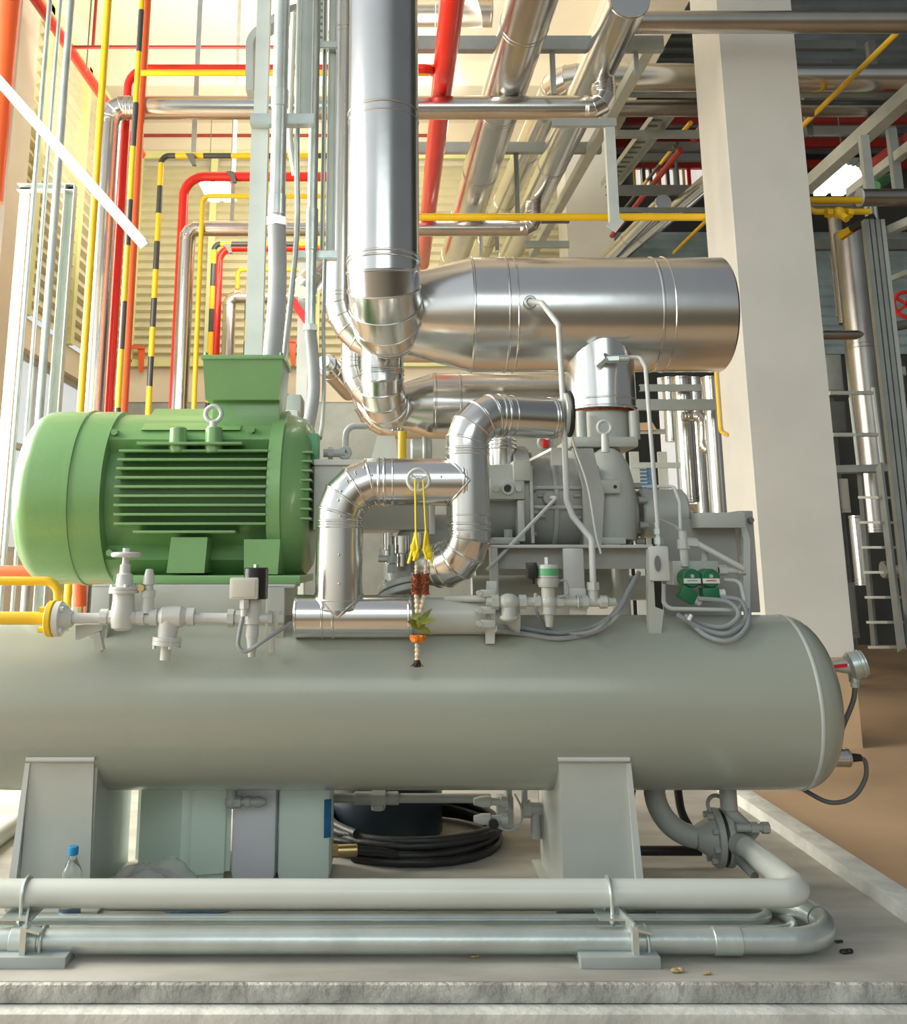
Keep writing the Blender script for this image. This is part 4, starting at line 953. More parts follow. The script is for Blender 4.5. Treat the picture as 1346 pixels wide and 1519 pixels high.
pc = pieces([(at(560, 362, 11.6).x, 11.6, c.z), tuple(c), (c.x, 11.6, ZF)], .08, 8)
for (k, pts), nm, m in zip(pc, ('level_run', 'elbow', 'drop'), ('striped_x', 'black_paint', 'striped_z')): MB().tube(pts, r, 16).build(nm, m, t)
plumb('gas_pipe', 'short yellow and black striped pipe seen left of the grey cable rack', 365, 480, 12.6, 2.6, 'striped_z', ytop=420)
# thin red sprinkler lines and hangers
p0, p1 = at(54, -5, 8.5), at(160, 155, 8.5); zr = at(54, 0, 8.5).z
a = on_z(54, 0, zr); b = on_z(163, 160, zr); d = (b - a)
tag(MB().cyl(a - d * .5, b + d * .6, sz(7, b), n=18).build('sprinkler_main', 'red_paint'), 'red sprinkler main running along the left wall top', 'pipe')
cc = on_z(105, 70, zr)
tag(MB().cyl(cc, (at(640, 70, cc.y).x, cc.y, cc.z), sz(2.7, cc), n=12).build('sprinkler_branch', 'red_dull'), 'thin red sprinkler branch under the ceiling', 'pipe')
tag(MB().cyl(at(212, 201, 13.98), at(640, 201, 13.98), sz(2.4, at(300, 201, 13.98)), n=12).build('sprinkler_branch', 'red_dull'), 'thin red sprinkler pipe along the back wall strip', 'pipe')
for k, (px, py) in enumerate(((138, 68), (128, 105))):
    c = at(px, py, 9.6); tag(MB().cyl(c, (c.x, c.y, ZC), .008 if k else .018, n=8).build('pipe_hanger', 'red_dull' if k == 0 else 'steel_dark'), ('thicker red hanger rod above the sprinkler branch', 'thin wire hanger by the red sprinkler main')[k], 'hanger')
for k, (px, Y, y0) in enumerate(((287, 7.3, 225), (344, 9.9, 330))):
    c = at(px, y0, Y); tag(MB().span((c.x - .02, Y, c.z), (c.x + .02, Y + .01, 7.7)).build('strap_hanger', 'galvanised'), ('flat steel strap hanger behind the nearest level pipes', 'flat steel strap hanger by the ceiling lamp')[k], 'hanger')
for k, (px, py, Y) in enumerate(((283, 236, 9.175), (343, 262, 9.69), (338, 368, 11.57))):
    c = at(px, py, Y); m = MB(); m.prism([c + V((-.05, -.03, .05)), c + V((.03, -.03, .05)), c + V((.06, -.03, -.07)), c + V((.02, -.03, -.07))], (0, .05, 0))
    tag(m.build('pipe_clip', 'steel_dark'), ('dark clip on the striped level pipe', 'dark clip on the middle red level pipe', 'dark clip on the furthest striped pipe')[k], 'clip')
# lamp hung before the louvres
lt = thing('ceiling_light', 'hanging fluorescent twin lamp before the back louvres', 'lamp', at(320, 290, 12.5))
c = at(320, 279, 12.5); m = MB(); m.box(c + V((0, .1, .03)), (.42, .9, .03)); m.build('housing', 'white_label', lt)
for s_ in (-.10, .10): MB().box(c + V((s_, .1, 0)), (.13, .8, .03), bev=.01).build('tube', 'lamp_tube', lt)
for s_ in (-.15, .15): MB().cyl(c + V((s_, .3, .04)), (c.x + s_, c.y + .3, ZC), .006, n=6).build('suspension', 'steel_dark', lt)

# ---- cable racks and conduits in front
YR = 4.35
rk = thing('cable_rack', 'wide grey steel cable rack rising behind the motor terminal box', 'rack', at(385, 530, YR))
for nm, px, wd, y0, y1 in (('upright', 386, 25, 180, 532), ('upright', 386, 20, -300, 182), ('upright', 454, 20, -300, 182)):
    c = at(px, 180, YR); w_ = sz(wd, c); m = MB(); m.channel((c.x, YR, zat(y1, YR)), (c.x, YR, zat(y0, YR)), w_, .05, .005, (1, 0, 0), side=(1 if px < 400 else -1)); m.build(nm, 'steel_pale', rk)
m = MB(); a, b = at(372, 186, YR - .03), at(466, 186, YR - .03); m.angle(a, b, .05, .006, (0, 0, 1), -1); m.build('crossbar', 'galvanised', rk)
c = at(402, 440, YR + .05); m = MB(); m.channel((c.x, YR + .05, zat(475, YR)), (c.x, YR + .05, zat(184, YR)), .03, .04, .004, (1, 0, 0)); m.build('back_upright', 'steel_dark', rk)
rk2 = thing('cable_rack', 'narrow grey steel cable rack between wide rack and big duct', 'rack', at(478, 388, 4.6))
for nm, px, wd, y0, y1 in (('upright', 492, 13, -300, 388), ('upright', 462, 8, 185, 388), ('upright', 480, 6, -300, 388)):
    c = at(px, 250, 4.6); w_ = sz(wd, c); m = MB(); m.channel((c.x, 4.6, zat(y1, 4.6)), (c.x, 4.6, zat(y0, 4.6)), w_, .04, .004, (1, 0, 0), side=(1 if px < 470 else -1)); m.build(nm, 'steel_pale', rk2)
for py in (74, 385):
    m = MB(); m.angle(at(442 if py > 100 else 466, py, 4.57), at(500, py, 4.57), .04, .005, (0, 0, 1), -1); m.build('crossbar', 'galvanised', rk2)
pw = thing('power_conduit', 'thickest grey conduit curving down into the motor terminal box', 'conduit', at(405, 535, 4.1))
c = at(414, 200, 4.28); m = MB(); m.cyl((c.x, 4.28, zat(330, 4.28)), (c.x, 4.28, zat(-300, 4.28)), sz(11.5, c), n=28); m.build('rigid_conduit', 'galvanised', pw)
m = MB(); m.cyl((c.x, 4.28, zat(160, 4.28)), (c.x, 4.28, zat(134, 4.28)), sz(13, c), n=28, ch=.002); m.build('coupling', 'galvanised', pw)
m = MB(); m.cyl((c.x, 4.28, zat(320, 4.28)), (c.x, 4.28, zat(290, 4.28)), sz(13, c), n=28, ch=.002); m.hexn((c.x, 4.28, zat(336, 4.28)), (c.x, 4.28, zat(324, 4.28)), sz(16, c)); m.build('gland_nut', 'galvanised', pw)
m = MB(); m.tube(curve([(c.x, 4.28, zat(332, 4.28)), at(412, 400, 4.24), at(410, 460, 4.16), at(403, 540, 4.0)]), sz(13, c), 24); m.build('flexible_conduit', 'cable_grey', pw)
pw = thing('power_conduit', 'second grey conduit curving down behind the motor end', 'conduit', at(460, 640, 4.3))
c = at(464, 280, 4.5); m = MB(); m.cyl((c.x, 4.5, zat(490, 4.5)), (c.x, 4.5, zat(-300, 4.5)), sz(7.5, c), n=22); m.build('rigid_conduit', 'galvanised', pw)
m = MB(); m.cyl((c.x, 4.5, zat(372, 4.5)), (c.x, 4.5, zat(310, 4.5)), sz(9, c), n=22, ch=.002); m.hexn((c.x, 4.5, zat(491, 4.5)), (c.x, 4.5, zat(482, 4.5)), sz(11, c)); m.build('coupling', 'galvanised', pw)
m = MB(); m.tube(curve([(c.x, 4.5, zat(488, 4.5)), at(465, 540, 4.46), at(465, 590, 4.4), at(456, 640, 4.3)]), sz(8.6, c), 20); m.build('flexible_conduit', 'cable_grey', pw)
tag(MB().tube(curve([(at(441, 170, 4.4).x, 4.4, zat(-300, 4.4)), at(441, 170, 4.4), at(441, 330, 4.4), at(432, 440, 4.3), at(421, 545, 4.15), at(424, 585, 4.1)], 8), sz(4.2, at(441, 200, 4.4)), 12).build('signal_conduit', 'galvanised'), 'thin grey conduit bending down beside the terminal box', 'conduit')
tag(MB().tube(curve([at(482, 385, 4.55), at(480, 480, 4.5), at(481, 560, 4.45), at(479, 620, 4.3), at(475, 650, 4.1)], 8), sz(2.9, at(480, 450, 4.5)), 10).build('signal_conduit', 'steel_grey'), 'thinnest grey conduit dropping to the small bright green box', 'conduit')
tag(MB().tube(smooth([at(372, 140, 4.9), at(372, 60, 4.9), at(420, 26, 4.9), at(470, 10, 5.2)], .12), .05, 4, shape=[(-.055, -.02), (.055, -.02), (.055, .02), (-.055, .02)]).build('cable_tray', 'steel_grey'), 'curved cable tray elbow behind the wide cable rack', 'tray')
tag(MB().tube(curve([at(436, 20, 4.7), at(432, 120, 4.7), at(430, 200, 4.75), at(438, 260, 4.8)], 8), sz(5, at(432, 120, 4.7)), 10).build('loose_cable', 'grey_paint_pale'), 'pale loose cable hanging between the rack conduits', 'cable')
tr = thing('cable_tray', 'perforated upright cable tray behind the narrow rack', 'tray', at(476, 80, 4.9))
m = MB(); c = at(476, 40, 4.9); m.channel((c.x, 4.9, zat(70, 4.9)), (c.x, 4.9, zat(-300, 4.9)), .05, .02, .003, (1, 0, 0)); m.build('tray', 'galvanised', tr)
m = MB()
for k in range(12): m.box((c.x, 4.893, zat(66 - 10 * k, 4.9)), (.018, .004, .010))
m.build('slots', 'steel_dark', tr)
# slim steel column and wall boxes behind the motor
tag(MB().channel((at(449, 500, 6.5).x, 6.5, ZF), (at(449, 500, 6.5).x, 6.5, zat(390, 6.5)), sz(16, at(449, 500, 6.5)), .12, .01, (1, 0, 0)).build('steel_post', 'steel_pale'), 'slim pale steel post behind the thin conduits', 'post')
eb = thing('junction_box', 'grey wall box behind the motor terminal box', 'box', at(430, 620, 4.8)); m = MB(); a, b = at(412, 640, 4.8), at(447, 585, 4.8); m.span((a.x, 4.8, a.z), (b.x, 5.0, b.z), bev=.006); m.build('housing', 'steel_grey', eb)
m = MB(); a, b = at(413, 628, 4.72), at(442, 608, 4.72); m.span((a.x, 4.72, a.z), (b.x, 4.82, b.z), bev=.004); m.build('lid', 'steel_pale', eb); MB().bar((a.x + .05, 4.94, 0), (a.x + .05, 4.94, a.z), .05, .05, (1, 0, 0)).build('stand', 'steel_dark', eb)
for k, (px, py, Y) in enumerate(((208, 530, 13.86), (433, 520, 13.86))):
    c = at(px, py, Y); m = MB(); m.prism([c + V((-.05, 0, .16)), c + V((.06, 0, .16)), c + V((.05, 0, -.22)), c + V((.0, 0, -.22))], (0, .03, 0)); m.bar(c + V((-.14, 0, .16)), c + V((.06, 0, .14)), .045, .045)
    tag(m.build('pipe_bracket', 'orange_paint'), ('orange pipe bracket left of the striped drop', 'orange pipe bracket behind the thin conduits')[k], 'bracket')
for k, pts in enumerate((((433, 445), (458, 480)), ((475, 540), (494, 566)))):
    a, b = at(*pts[0], 6.45), at(*pts[1], 6.45); tag(MB().bar(a, b, .05, .05).build('fire_pipe', 'red_paint'), ('upper short slanting red pipe stub left of the ribbed risers', 'lower short slanting red pipe stub left of the ribbed risers')[k], 'pipe')

# ---- pale posts and bars in the bright left foreground
for k, (px, py, rp, top) in enumerate(((66, 100, 3.6, -40), (82, 100, 2.9, -40), (101, 60, 5.6, -40))):
    plumb('conduit', ('slim pale conduit nearest the left edge', 'slimmest pale conduit of the left trio', 'thickest pale conduit of the left trio')[k], px, py, 5.6, rp, 'galvanised', ytop=top, cat='conduit')
ls = thing('strut_stand', 'pale steel goal-shaped stand behind the left conduits', 'stand', at(70, 840, 5.9))
for px in (36, 106):
    c = at(px, 300, 5.9); m = MB(); m.channel((c.x, 5.9, ZF), (c.x, 5.9, zat(278, 5.9)), sz(15, c), .06, .006, (1, 0, 0), side=(1 if px < 60 else -1)); m.build('upright', 'steel_pale', ls)
m = MB(); m.channel(at(30, 282, 5.9), at(114, 282, 5.9), .045, .06, .006); m.build('crossbar', 'steel_pale', ls)
tag(MB().angle(at(-30, 88, 5.2), at(215, 365, 5.2), sz(15, at(100, 220, 5.2)), .006, (0, -1, 0)).build('brace_bar', 'steel_pale'), 'pale diagonal steel brace crossing the left pipes', 'brace')
plumb('fire_pipe', 'thick orange-red pipe at the left picture edge', 2, 150, 6.4, 15, 'orange_paint', zb=zat(300, 6.4), n=28)

# ================================================================== OVERHEAD PIPE RACK
def depth_pipe(a, Ya, b, wa, lab, m, name='insulated_pipe', near=-.25, far=.5, cladded=True, grp=None):
    A = at(*a, Ya); B = on_z(*b, A.z); d = B - A; r = sz(wa / 2, A); s, e = A + d * near, A + d * (1 + far)
    if e.y > YB - .05: e = s + (e - s) * ((YB - .05 - s.y) / (e.y - s.y))
    if cladded: return clad(name, lab, 'pipe', [s, e], r, m, every=1.3, group=grp, n=40), A, B, r
    return tag(MB().cyl(s, e, r, n=28).build(name, m), lab, 'pipe', grp), A, B, r


depth_pipe((671, 0), 5.8, (639, 285), 38, 'thick red pipe running overhead, right of the big duct', 'red_paint', 'fire_pipe', -.3, .7, False)
DP = [depth_pipe((757, 107), 6.9, (682, 357), 66, 'thickest of the overhead silver pipes, next to the red pipe', 'cladding', near=-.5, far=.45, grp='overhead clad pipes')]
DP.append(depth_pipe((917, 36), 6.35, (770, 350), 58, 'lowest overhead silver pipe, fed by the level silver runs', 'cladding', near=-.07, far=.45, grp='overhead clad pipes'))
A = at(799, 185, 9.0); B = on_z(722, 357, A.z); r = sz(19.5, A); d = (B - A).normalized(); yR = (A.z - H) / ratio(116); k0 = A + d * ((yR - A.y) / d.y)
e1 = B + d * ((YB - .1 - B.y) / d.y)
clad('insulated_pipe', 'overhead silver pipe that bends in from behind the white column', 'pipe', [(at(1420, 116, yR).x, yR, A.z), k0, e1], r, 'cladding', bend=r * 1.6, gores=4, every=1.4, group='overhead clad pipes')
clad('insulated_pipe', 'dull silver pipe high across the ceiling behind the red pipe', 'pipe', [at(560, 18, 9.8), at(730, 18, 9.8)], sz(22, at(650, 18, 9.8)), 'cladding_old', every=.6, n=40)
line('fire_pipe', 'short red elbow joining the thick overhead red pipe', 'pipe', [at(610, 102, 6.65), at(636, 102, 6.65), at(644, 108, 6.9)], sz(7, at(630, 102, 6.65)), 'red_paint', .06, 18)
# rack beams across
def cross(lab, x0, x1, py, Y, hpx, m='steel_grey'):
    a, b = at(x0, py, Y), at(x1, py, Y); h = sz(hpx, a); return tag(MB().channel(a, b, h, h * .6, .008, side=-1).build('rack_beam', m), lab, 'beam', 'rack beams')


cross('nearest rack beam under the overhead pipes', 500, 985, 63, 6.75, 22)
cross('middle rack beam under the overhead pipes', 600, 893, 218, 8.85, 16)
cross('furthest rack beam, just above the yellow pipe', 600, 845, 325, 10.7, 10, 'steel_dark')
cross('short bracket beam under the silver elbow', 819, 915, 181, 6.8, 12)
cross('short rack beam left of the far column', 780, 845, 362, 10.7, 10)
a = at(968, 68, 6.8); b = on_z(800, 365, a.z)
tag(MB().angle(a, a + (b - a) * 1.1, sz(17, a), .008, (0, 0, 1)).build('rack_rail', 'steel_pale'), 'pale steel rail running back along the right of the pipe rack', 'rail')
for k, (px, y0, y1, Y, wd) in enumerate(((817, 70, 140, 6.8, 7), (764, 228, 318, 8.9, 6), (941, 70, 110, 6.8, 6), (735, 322, 372, 10.7, 5), (712, 322, 380, 10.7, 4))):
    c = at(px, (y0 + y1) / 2, Y); h = sz(wd, c); tag(MB().angle((c.x, Y, zat(y1, Y)), (c.x, Y, zat(y0, Y)), h, .005, (1, 0, 0)).build('rack_hanger', 'steel_dark' if k in (1, 3) else 'steel_grey'),
        ('steel hanger below the nearest rack beam, left of the silver elbow', 'dark steel hanger below the middle rack beam', 'steel hanger beside the level silver elbow', 'dark short hanger low behind the yellow pipe', 'thin hanger left of the dark short one')[k], 'hanger')
hp = thing('rack_post', 'grey steel post left of the white column, with a bent foot', 'post', at(910, 345, 6.82))
c = at(909, 260, 6.82); m = MB(); m.channel((c.x, 6.82, zat(328, 6.82)), (c.x, 6.82, zat(175, 6.82)), sz(14, c), .06, .007, (1, 0, 0)); m.build('post', 'steel_pale', hp)
m = MB(); m.bar(at(907, 340, 6.78), at(920, 324, 6.78), .08, .01, (0, 1, 0)); m.build('foot', 'steel_pale', hp)
line('gas_pipe', 'level yellow pipe above the largest header, running to the column', 'pipe', [at(600, 322, 7.655), at(1120, 322, 7.655)], sz(5.6, at(800, 322, 7.655)), 'yellow_paint', 0, 16)

# ================================================================== RIGHT BACKGROUND
def level(lab, x0, x1, py, Y, rp, m='cladding_old', name='insulated_pipe', every=1.4, cat='pipe'):
    a, b = at(x0, py, Y), at(x1, py, Y); return clad(name, lab, cat, [a, b], sz(rp, at((x0 + x1) / 2, py, Y)), m, every=every, n=36)


level('long dull silver pipe crossing in front of the white column top', 942, 1420, 33, 6.55, 16.5)
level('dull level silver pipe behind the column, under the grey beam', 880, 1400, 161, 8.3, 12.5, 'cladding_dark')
cross('grey beam between the two level silver pipes', 930, 1420, 136, 8.1, 12, 'steel_grey')
cross('grey beam right of the pipe rack post, upper', 915, 1075, 198, 8.6, 11)
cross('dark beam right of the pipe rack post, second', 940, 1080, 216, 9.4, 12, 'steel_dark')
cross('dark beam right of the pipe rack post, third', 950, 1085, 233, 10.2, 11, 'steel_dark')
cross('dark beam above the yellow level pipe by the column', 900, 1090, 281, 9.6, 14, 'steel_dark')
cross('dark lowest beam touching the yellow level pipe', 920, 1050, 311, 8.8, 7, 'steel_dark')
cross('dark beam right of the white column top', 1175, 1270, 66, 7.9, 14, 'steel_dark')
cross('grey level beam right of the column under the pipes', 1185, 1330, 193, 8.8, 13)
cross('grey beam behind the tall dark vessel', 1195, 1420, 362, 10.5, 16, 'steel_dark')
a = at(1330, 50, 6.9); b = on_z(1000, 375, a.z); d = b - a
tag(MB().cyl(a - d * .06, b, sz(4.6, a), n=14).build('gas_pipe', 'yellow_paint'), 'slanting yellow pipe passing behind the white column', 'pipe')
for k, (pa, pb, Y, wd, m, lab) in enumerate(((( 1010, 222), (908, 350), 9.0, 9, 'red_dull', 'slanting red pipe between rack post and column'),
                                             ((1005, 212), (925, 312), 9.3, 5.5, 'striped_y', 'slanting yellow and black pipe beside the slanting red one'),
                                             ((1025, 182), (1008, 202), 8.9, 7, 'yellow_paint', 'stub of yellow pipe high left of the column'),
                                             ((1060, 170), (1030, 205), 8.7, 14, 'red_dull', 'stub of thick dull red pipe high left of the column'))):
    a = at(*pa, Y); b = on_z(*pb, a.z); tag(MB().cyl(a, b, sz(wd / 2, a), n=14).build('slanting_pipe', m), lab, 'pipe')
for k, (pa, pb, Y, wd, lab) in enumerate((((1060, 262), (915, 385), 8.8, 26, 'right one of two slanting silver pipes behind the column'), ((985, 300), (890, 395), 9.2, 24, 'left one of two slanting silver pipes behind the column'))):
    a = at(*pa, Y); b = on_z(*pb, a.z); clad('insulated_pipe', lab, 'pipe', [a, b], sz(wd / 2, a), 'cladding', every=.8, n=32)
tr = thing('cable_tray', 'slanting perforated cable tray left of the column', 'tray', at(940, 230, 8.4))
a = at(985, 165, 8.4); b = on_z(905, 270, a.z); m = MB(); m.channel(a, b, .20, .06, .004, (1, 0, 0)); m.build('tray', 'steel_grey', tr)
m = MB(); d = b - a
for k in range(14): m.box(a + d * (k + .5) / 14 + V((0, 0, -.004)), (.09, .03, .012))
m.build('slots', 'steel_dark', tr)
# far bright bay seen between beams: window with coloured pipes
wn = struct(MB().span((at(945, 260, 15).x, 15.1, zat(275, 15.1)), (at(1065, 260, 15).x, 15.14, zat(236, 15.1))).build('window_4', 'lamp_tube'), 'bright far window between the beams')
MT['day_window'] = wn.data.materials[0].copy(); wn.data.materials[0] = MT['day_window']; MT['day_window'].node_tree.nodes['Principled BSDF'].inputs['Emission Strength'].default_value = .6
for k, (px, m, wd) in enumerate(((941, 'yellow_paint', 4), (954, 'cladding', 8), (965, 'cladding', 6), (977, 'orange_paint', 7), (990, 'cladding', 7), (1003, 'steel_grey', 9), (1014, 'louver_frame', 4), (1022, 'red_paint', 6))):
    c = at(px, 255, 15.03); tag(MB().cyl((c.x, 15.03, zat(276, 15.03)), (c.x, 15.03, zat(235, 15.03)), sz(wd / 2, c), n=14).build('far_pipe', m),
        ('yellow', 'left silver', 'second silver', 'orange', 'third silver', 'grey', 'pale green', 'red')[k] + ' upright pipe before the bright far window', 'pipe', 'far upright pipes')
# right of the column: rails, posts
for k, (pa, pb, Y, wd, lab) in enumerate((((1360, 142), (1195, 287), 7.6, 22, 'upper pale steel rail slanting right of the column'), ((1360, 218), (1262, 292), 7.9, 14, 'lower pale steel rail slanting right of the column'),
                                          ((1360, 330), (1300, 356), 7.3, 12, 'stair handrail at the right picture edge'), ((1360, 402), (1310, 422), 7.4, 7, 'thin stair rail below the handrail'))):
    a = at(*pa, Y); b = on_z(*pb, a.z) if k < 2 else at(*pb, Y + .5)
    tag(MB().angle(a, b, sz(wd, a), .008, (0, 0, 1)).build('steel_rail', 'steel_pale'), lab, 'rail')
for k, (px, y0, y1, Y, wd, m, lab) in enumerate(((1288, 200, 284, 8.0, 12, 'steel_pale', 'pale post hanging from the upper slanting rail'), (1330, 190, 284, 8.2, 12, 'steel_grey', 'grey post at the right edge below the level beam'),
                                                 (1200, 140, 200, 8.6, 9, 'steel_dark', 'dark hanger beside the column under the level pipes'), (1296, 60, 108, 7.95, 10, 'steel_dark', 'dark hanger under the long level pipe'),
                                                 (1299, 170, 194, 8.76, 6, 'steel_pale', 'short pale hanger above the grey level beam'))):
    c = at(px, (y0 + y1) / 2, Y); tag(MB().channel((c.x, Y, zat(y1, Y)), (c.x, Y, zat(y0, Y)), sz(wd, c), .06, .006, (1, 0, 0)).build('steel_post', m), lab, 'post')
# yellow pipe with valve, cut silver pipe, lamp, conduits, green pipe
yv = thing('gas_pipe', 'thick yellow pipe with a lower valve branch right of the column', 'pipe', at(1245, 330, 7.3))
MB().cyl(at(1150, 297, 7.3), at(1278, 297, 7.3), sz(5.2, at(1240, 297, 7.3)), n=20).build('main_pipe', 'yellow_paint', yv)
m = MB(); m.tube(smooth([at(1195, 300, 7.3), at(1203, 314, 7.25), at(1290, 314, 7.25)], .06), sz(4.6, at(1240, 314, 7.3)), 16); m.build('branch', 'yellow_paint', yv)
c = at(1245, 316, 7.2); m = MB(); m.ball(c, .05, 16); m.cyl(c, c + V((.03, -.06, -.07)), .03, n=12); m.hexn(c - V((.10, 0, 0)), c - V((.06, 0, 0)), .04); m.hexn(c + V((.06, 0, 0)), c + V((.10, 0, 0)), .04); m.build('valve', 'yellow_paint', yv)
cp_ = thing('insulated_pipe', 'dull silver pipe with an open cut end beside the yellow valve', 'pipe', at(1320, 305, 7.4))
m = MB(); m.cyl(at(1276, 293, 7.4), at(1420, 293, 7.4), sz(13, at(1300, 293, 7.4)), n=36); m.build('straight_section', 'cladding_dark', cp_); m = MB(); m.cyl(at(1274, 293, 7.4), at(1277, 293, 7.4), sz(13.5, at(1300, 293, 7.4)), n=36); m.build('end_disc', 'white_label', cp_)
level('dark pipe behind the thick yellow pipe', 1165, 1280, 306, 7.5, 5, 'cladding_dark', 'dark_pipe')
lt = thing('ceiling_light', 'bright fluorescent twin lamp in the dark bay', 'lamp', at(1255, 270, 12.0))
c = at(1254, 268, 12.0); m = MB(); m.box(c + V((0, 0, .06)), (.5, 1.1, .05)); m.build('housing', 'steel_grey', lt)
for s_ in (-.12, .12): MB().box(c + V((s_, 0, 0)), (.16, 1.0, .04), bev=.012).build('tube', 'lamp_tube', lt)
MB().cyl(c + V((0, 0, .08)), (c.x, c.y, 7.7), .01, n=6).build('suspension', 'steel_dark', lt)
for k in range(3):
    o_ = 7 * k; tag(MB().tube(smooth([at(1258 + o_, 243 + o_ * .2, 11), at(1272 + o_, 236, 11), at(1285 + o_ * .9, 262, 11), at(1284 + o_ * .9, 290, 11), (at(1284 + o_ * .9, 290, 11).x, 11, ZF)], .05), .028, 10).build('bent_conduit', 'galvanised'),
        ('innermost', 'middle', 'outermost')[k] + ' of three bent steel conduits by the bright lamp', 'conduit', 'bent conduits')
tag(MB().cyl(at(1299, 276, 8.5), at(1327, 260, 9.5), .045, n=16).build('green_pipe', 'green_bright'), 'short bright green pipe right of the hanging post', 'pipe')
tag(MB().cyl(at(1295, 245, 9.0), at(1350, 205, 8.2), .06, n=16).build('fire_pipe', 'red_dull'), 'dull red slanting pipe at the right edge', 'pipe')
sb = thing('striped_bar', 'black bar with yellow end slanting up to the cable channels', 'bar', at(1270, 352, 7.7))
MB().bar(at(1262, 341, 7.75), at(1298, 321, 7.61), .05, .05).build('black_length', 'black_paint', sb); MB().bar(at(1246, 352, 7.82), at(1264, 340, 7.75), .055, .055).build('yellow_length', 'yellow_paint', sb)
# tall vessels and pipes
def upright(lab, px, pyr, Y, rp, y0, y1, m='cladding_dark', name='insulated_column', to_floor=False):
    c = at(px, pyr, Y); zb = ZF if to_floor else zat(y1, Y); return clad(name, lab, 'pipe', [(c.x, Y, zb), (c.x, Y, zat(y0, Y))], sz(rp, c), m, every=1.1, n=36)


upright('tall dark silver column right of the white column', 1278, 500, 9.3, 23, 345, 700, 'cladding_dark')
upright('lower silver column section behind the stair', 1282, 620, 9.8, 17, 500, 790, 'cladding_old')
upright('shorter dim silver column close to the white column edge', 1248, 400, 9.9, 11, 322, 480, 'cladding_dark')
upright('slim silver pipe standing low beside the column edge', 1277, 830, 9.0, 11, 765, 868, 'cladding')
upright('silver pipe tucked against the column edge', 1245, 420, 10.2, 8, 380, 470, 'cladding')
upright('left shiny pipe low behind the compressor', 1016, 640, 9.4, 15, 560, 745, 'cladding')
upright('right shiny pipe low beside the white column', 1062, 660, 9.0, 15, 560, 840, 'cladding')
upright('thin shiny pipe between the two behind the compressor', 1037, 650, 9.8, 9, 560, 770, 'cladding')
upright('short shiny pipe with bend behind the compressor', 995, 610, 10.0, 10, 560, 655, 'cladding')
clad('insulated_pipe', 'small shiny pipe elbow loop left of the column', 'pipe', [at(1012, 618, 9.05), at(1043, 618, 9.05), at(1043, 668, 9.05), at(1060, 668, 9.0)], .045, 'cladding', bend=.07, n=24)
cy = thing('shiny_vessel', 'round shiny vessel behind the shiny pipes', 'vessel', at(1050, 755, 10.2)); c = at(1050, 720, 10.2)
m = MB(); m.lathe([(-.30, 0), (-.28, .2), (-.2, .27), (.3, .27), (.4, .2), (.42, 0)], c, (0, 0, 1), 40); m.build('shell', 'cladding', cy); m = MB(); m.ridge(c, (0, 0, 1), .27, .03, .006); m.build('band', 'galvanised', cy)
for a in (0, 2.1, 4.2): MB().bar((c.x + .2 * cos(a), c.y + .2 * sin(a), ZF), (c.x + .2 * cos(a), c.y + .2 * sin(a), c.z - .2), .06, .06, (1, 0, 0)).build('leg', 'steel_dark', cy)
tag(MB().tube(smooth([(cxl - .022, 7.58, zat(540, 7.58)), (cxl - .022, 7.58, zat(640, 7.58)), (cxl - .022, 7.45, zat(645, 7.45))], .05), .013, 10).build('gas_pipe', 'yellow_paint'), 'thin yellow pipe against the white column edge', 'pipe')
for k, (x0, x1, py, Y, h, m) in enumerate(((945, 1068, 600, 8.6, 16, 'steel_grey'), (950, 1064, 575, 9.2, 10, 'steel_grey'), (940, 1010, 690, 9.0, 8, 'steel_pale'), (930, 1040, 640, 10.4, 7, 'steel_pale'))):
    cross(('grey platform beam under the header end', 'grey upper platform beam behind the neck', 'pale low platform beam behind the compressor end', 'pale far platform beam behind the thin tube')[k], x0, x1, py, Y, h, m)
tag(MB().prism([at(938, 638, 10.3), at(975, 638, 10.3), at(968, 626, 10.3), at(940, 628, 10.3)], (0, .3, 0)).build('tan_cover', 'column_bare'), 'tan cover piece behind the thin drop tube', 'cover')
wn = struct(MB().span((at(985, 700, 13).x, 13.0, zat(745, 13)), (at(1085, 700, 13).x, 13.05, zat(560, 13))).build('window_5', 'day_window'), 'bright bay opening behind the compressor')
pn = thing('blue_panel', 'blue slatted panel seen behind the compressor end', 'panel', at(960, 730, 11)); m = MB(); a, b = at(950, 732, 11), at(972, 695, 11); m.span((a.x, 11, a.z), (b.x, 11.05, b.z)); m.build('board', 'blue_plastic', pn); MB().span((a.x + .05, 11.01, ZF), (a.x + .1, 11.05, a.z)).build('stand', 'steel_grey', pn)
m = MB()
for k in range(7): m.span((a.x - .01, 10.97, a.z + .03 + k * .04), (a.x + .08, 11.0, a.z + .045 + k * .04))
m.build('slats', 'steel_pale', pn)
for k, px in enumerate((943, 985)):
    c = at(px, 700, 10.5); tag(MB().channel((c.x, 10.5, ZF), (c.x, 10.5, zat(670, 10.5)), .09, .06, .007, (1, 0, 0)).build('steel_post', 'steel_pale'), ('left', 'right')[k] + ' pale post beside the blue slatted panel', 'post')
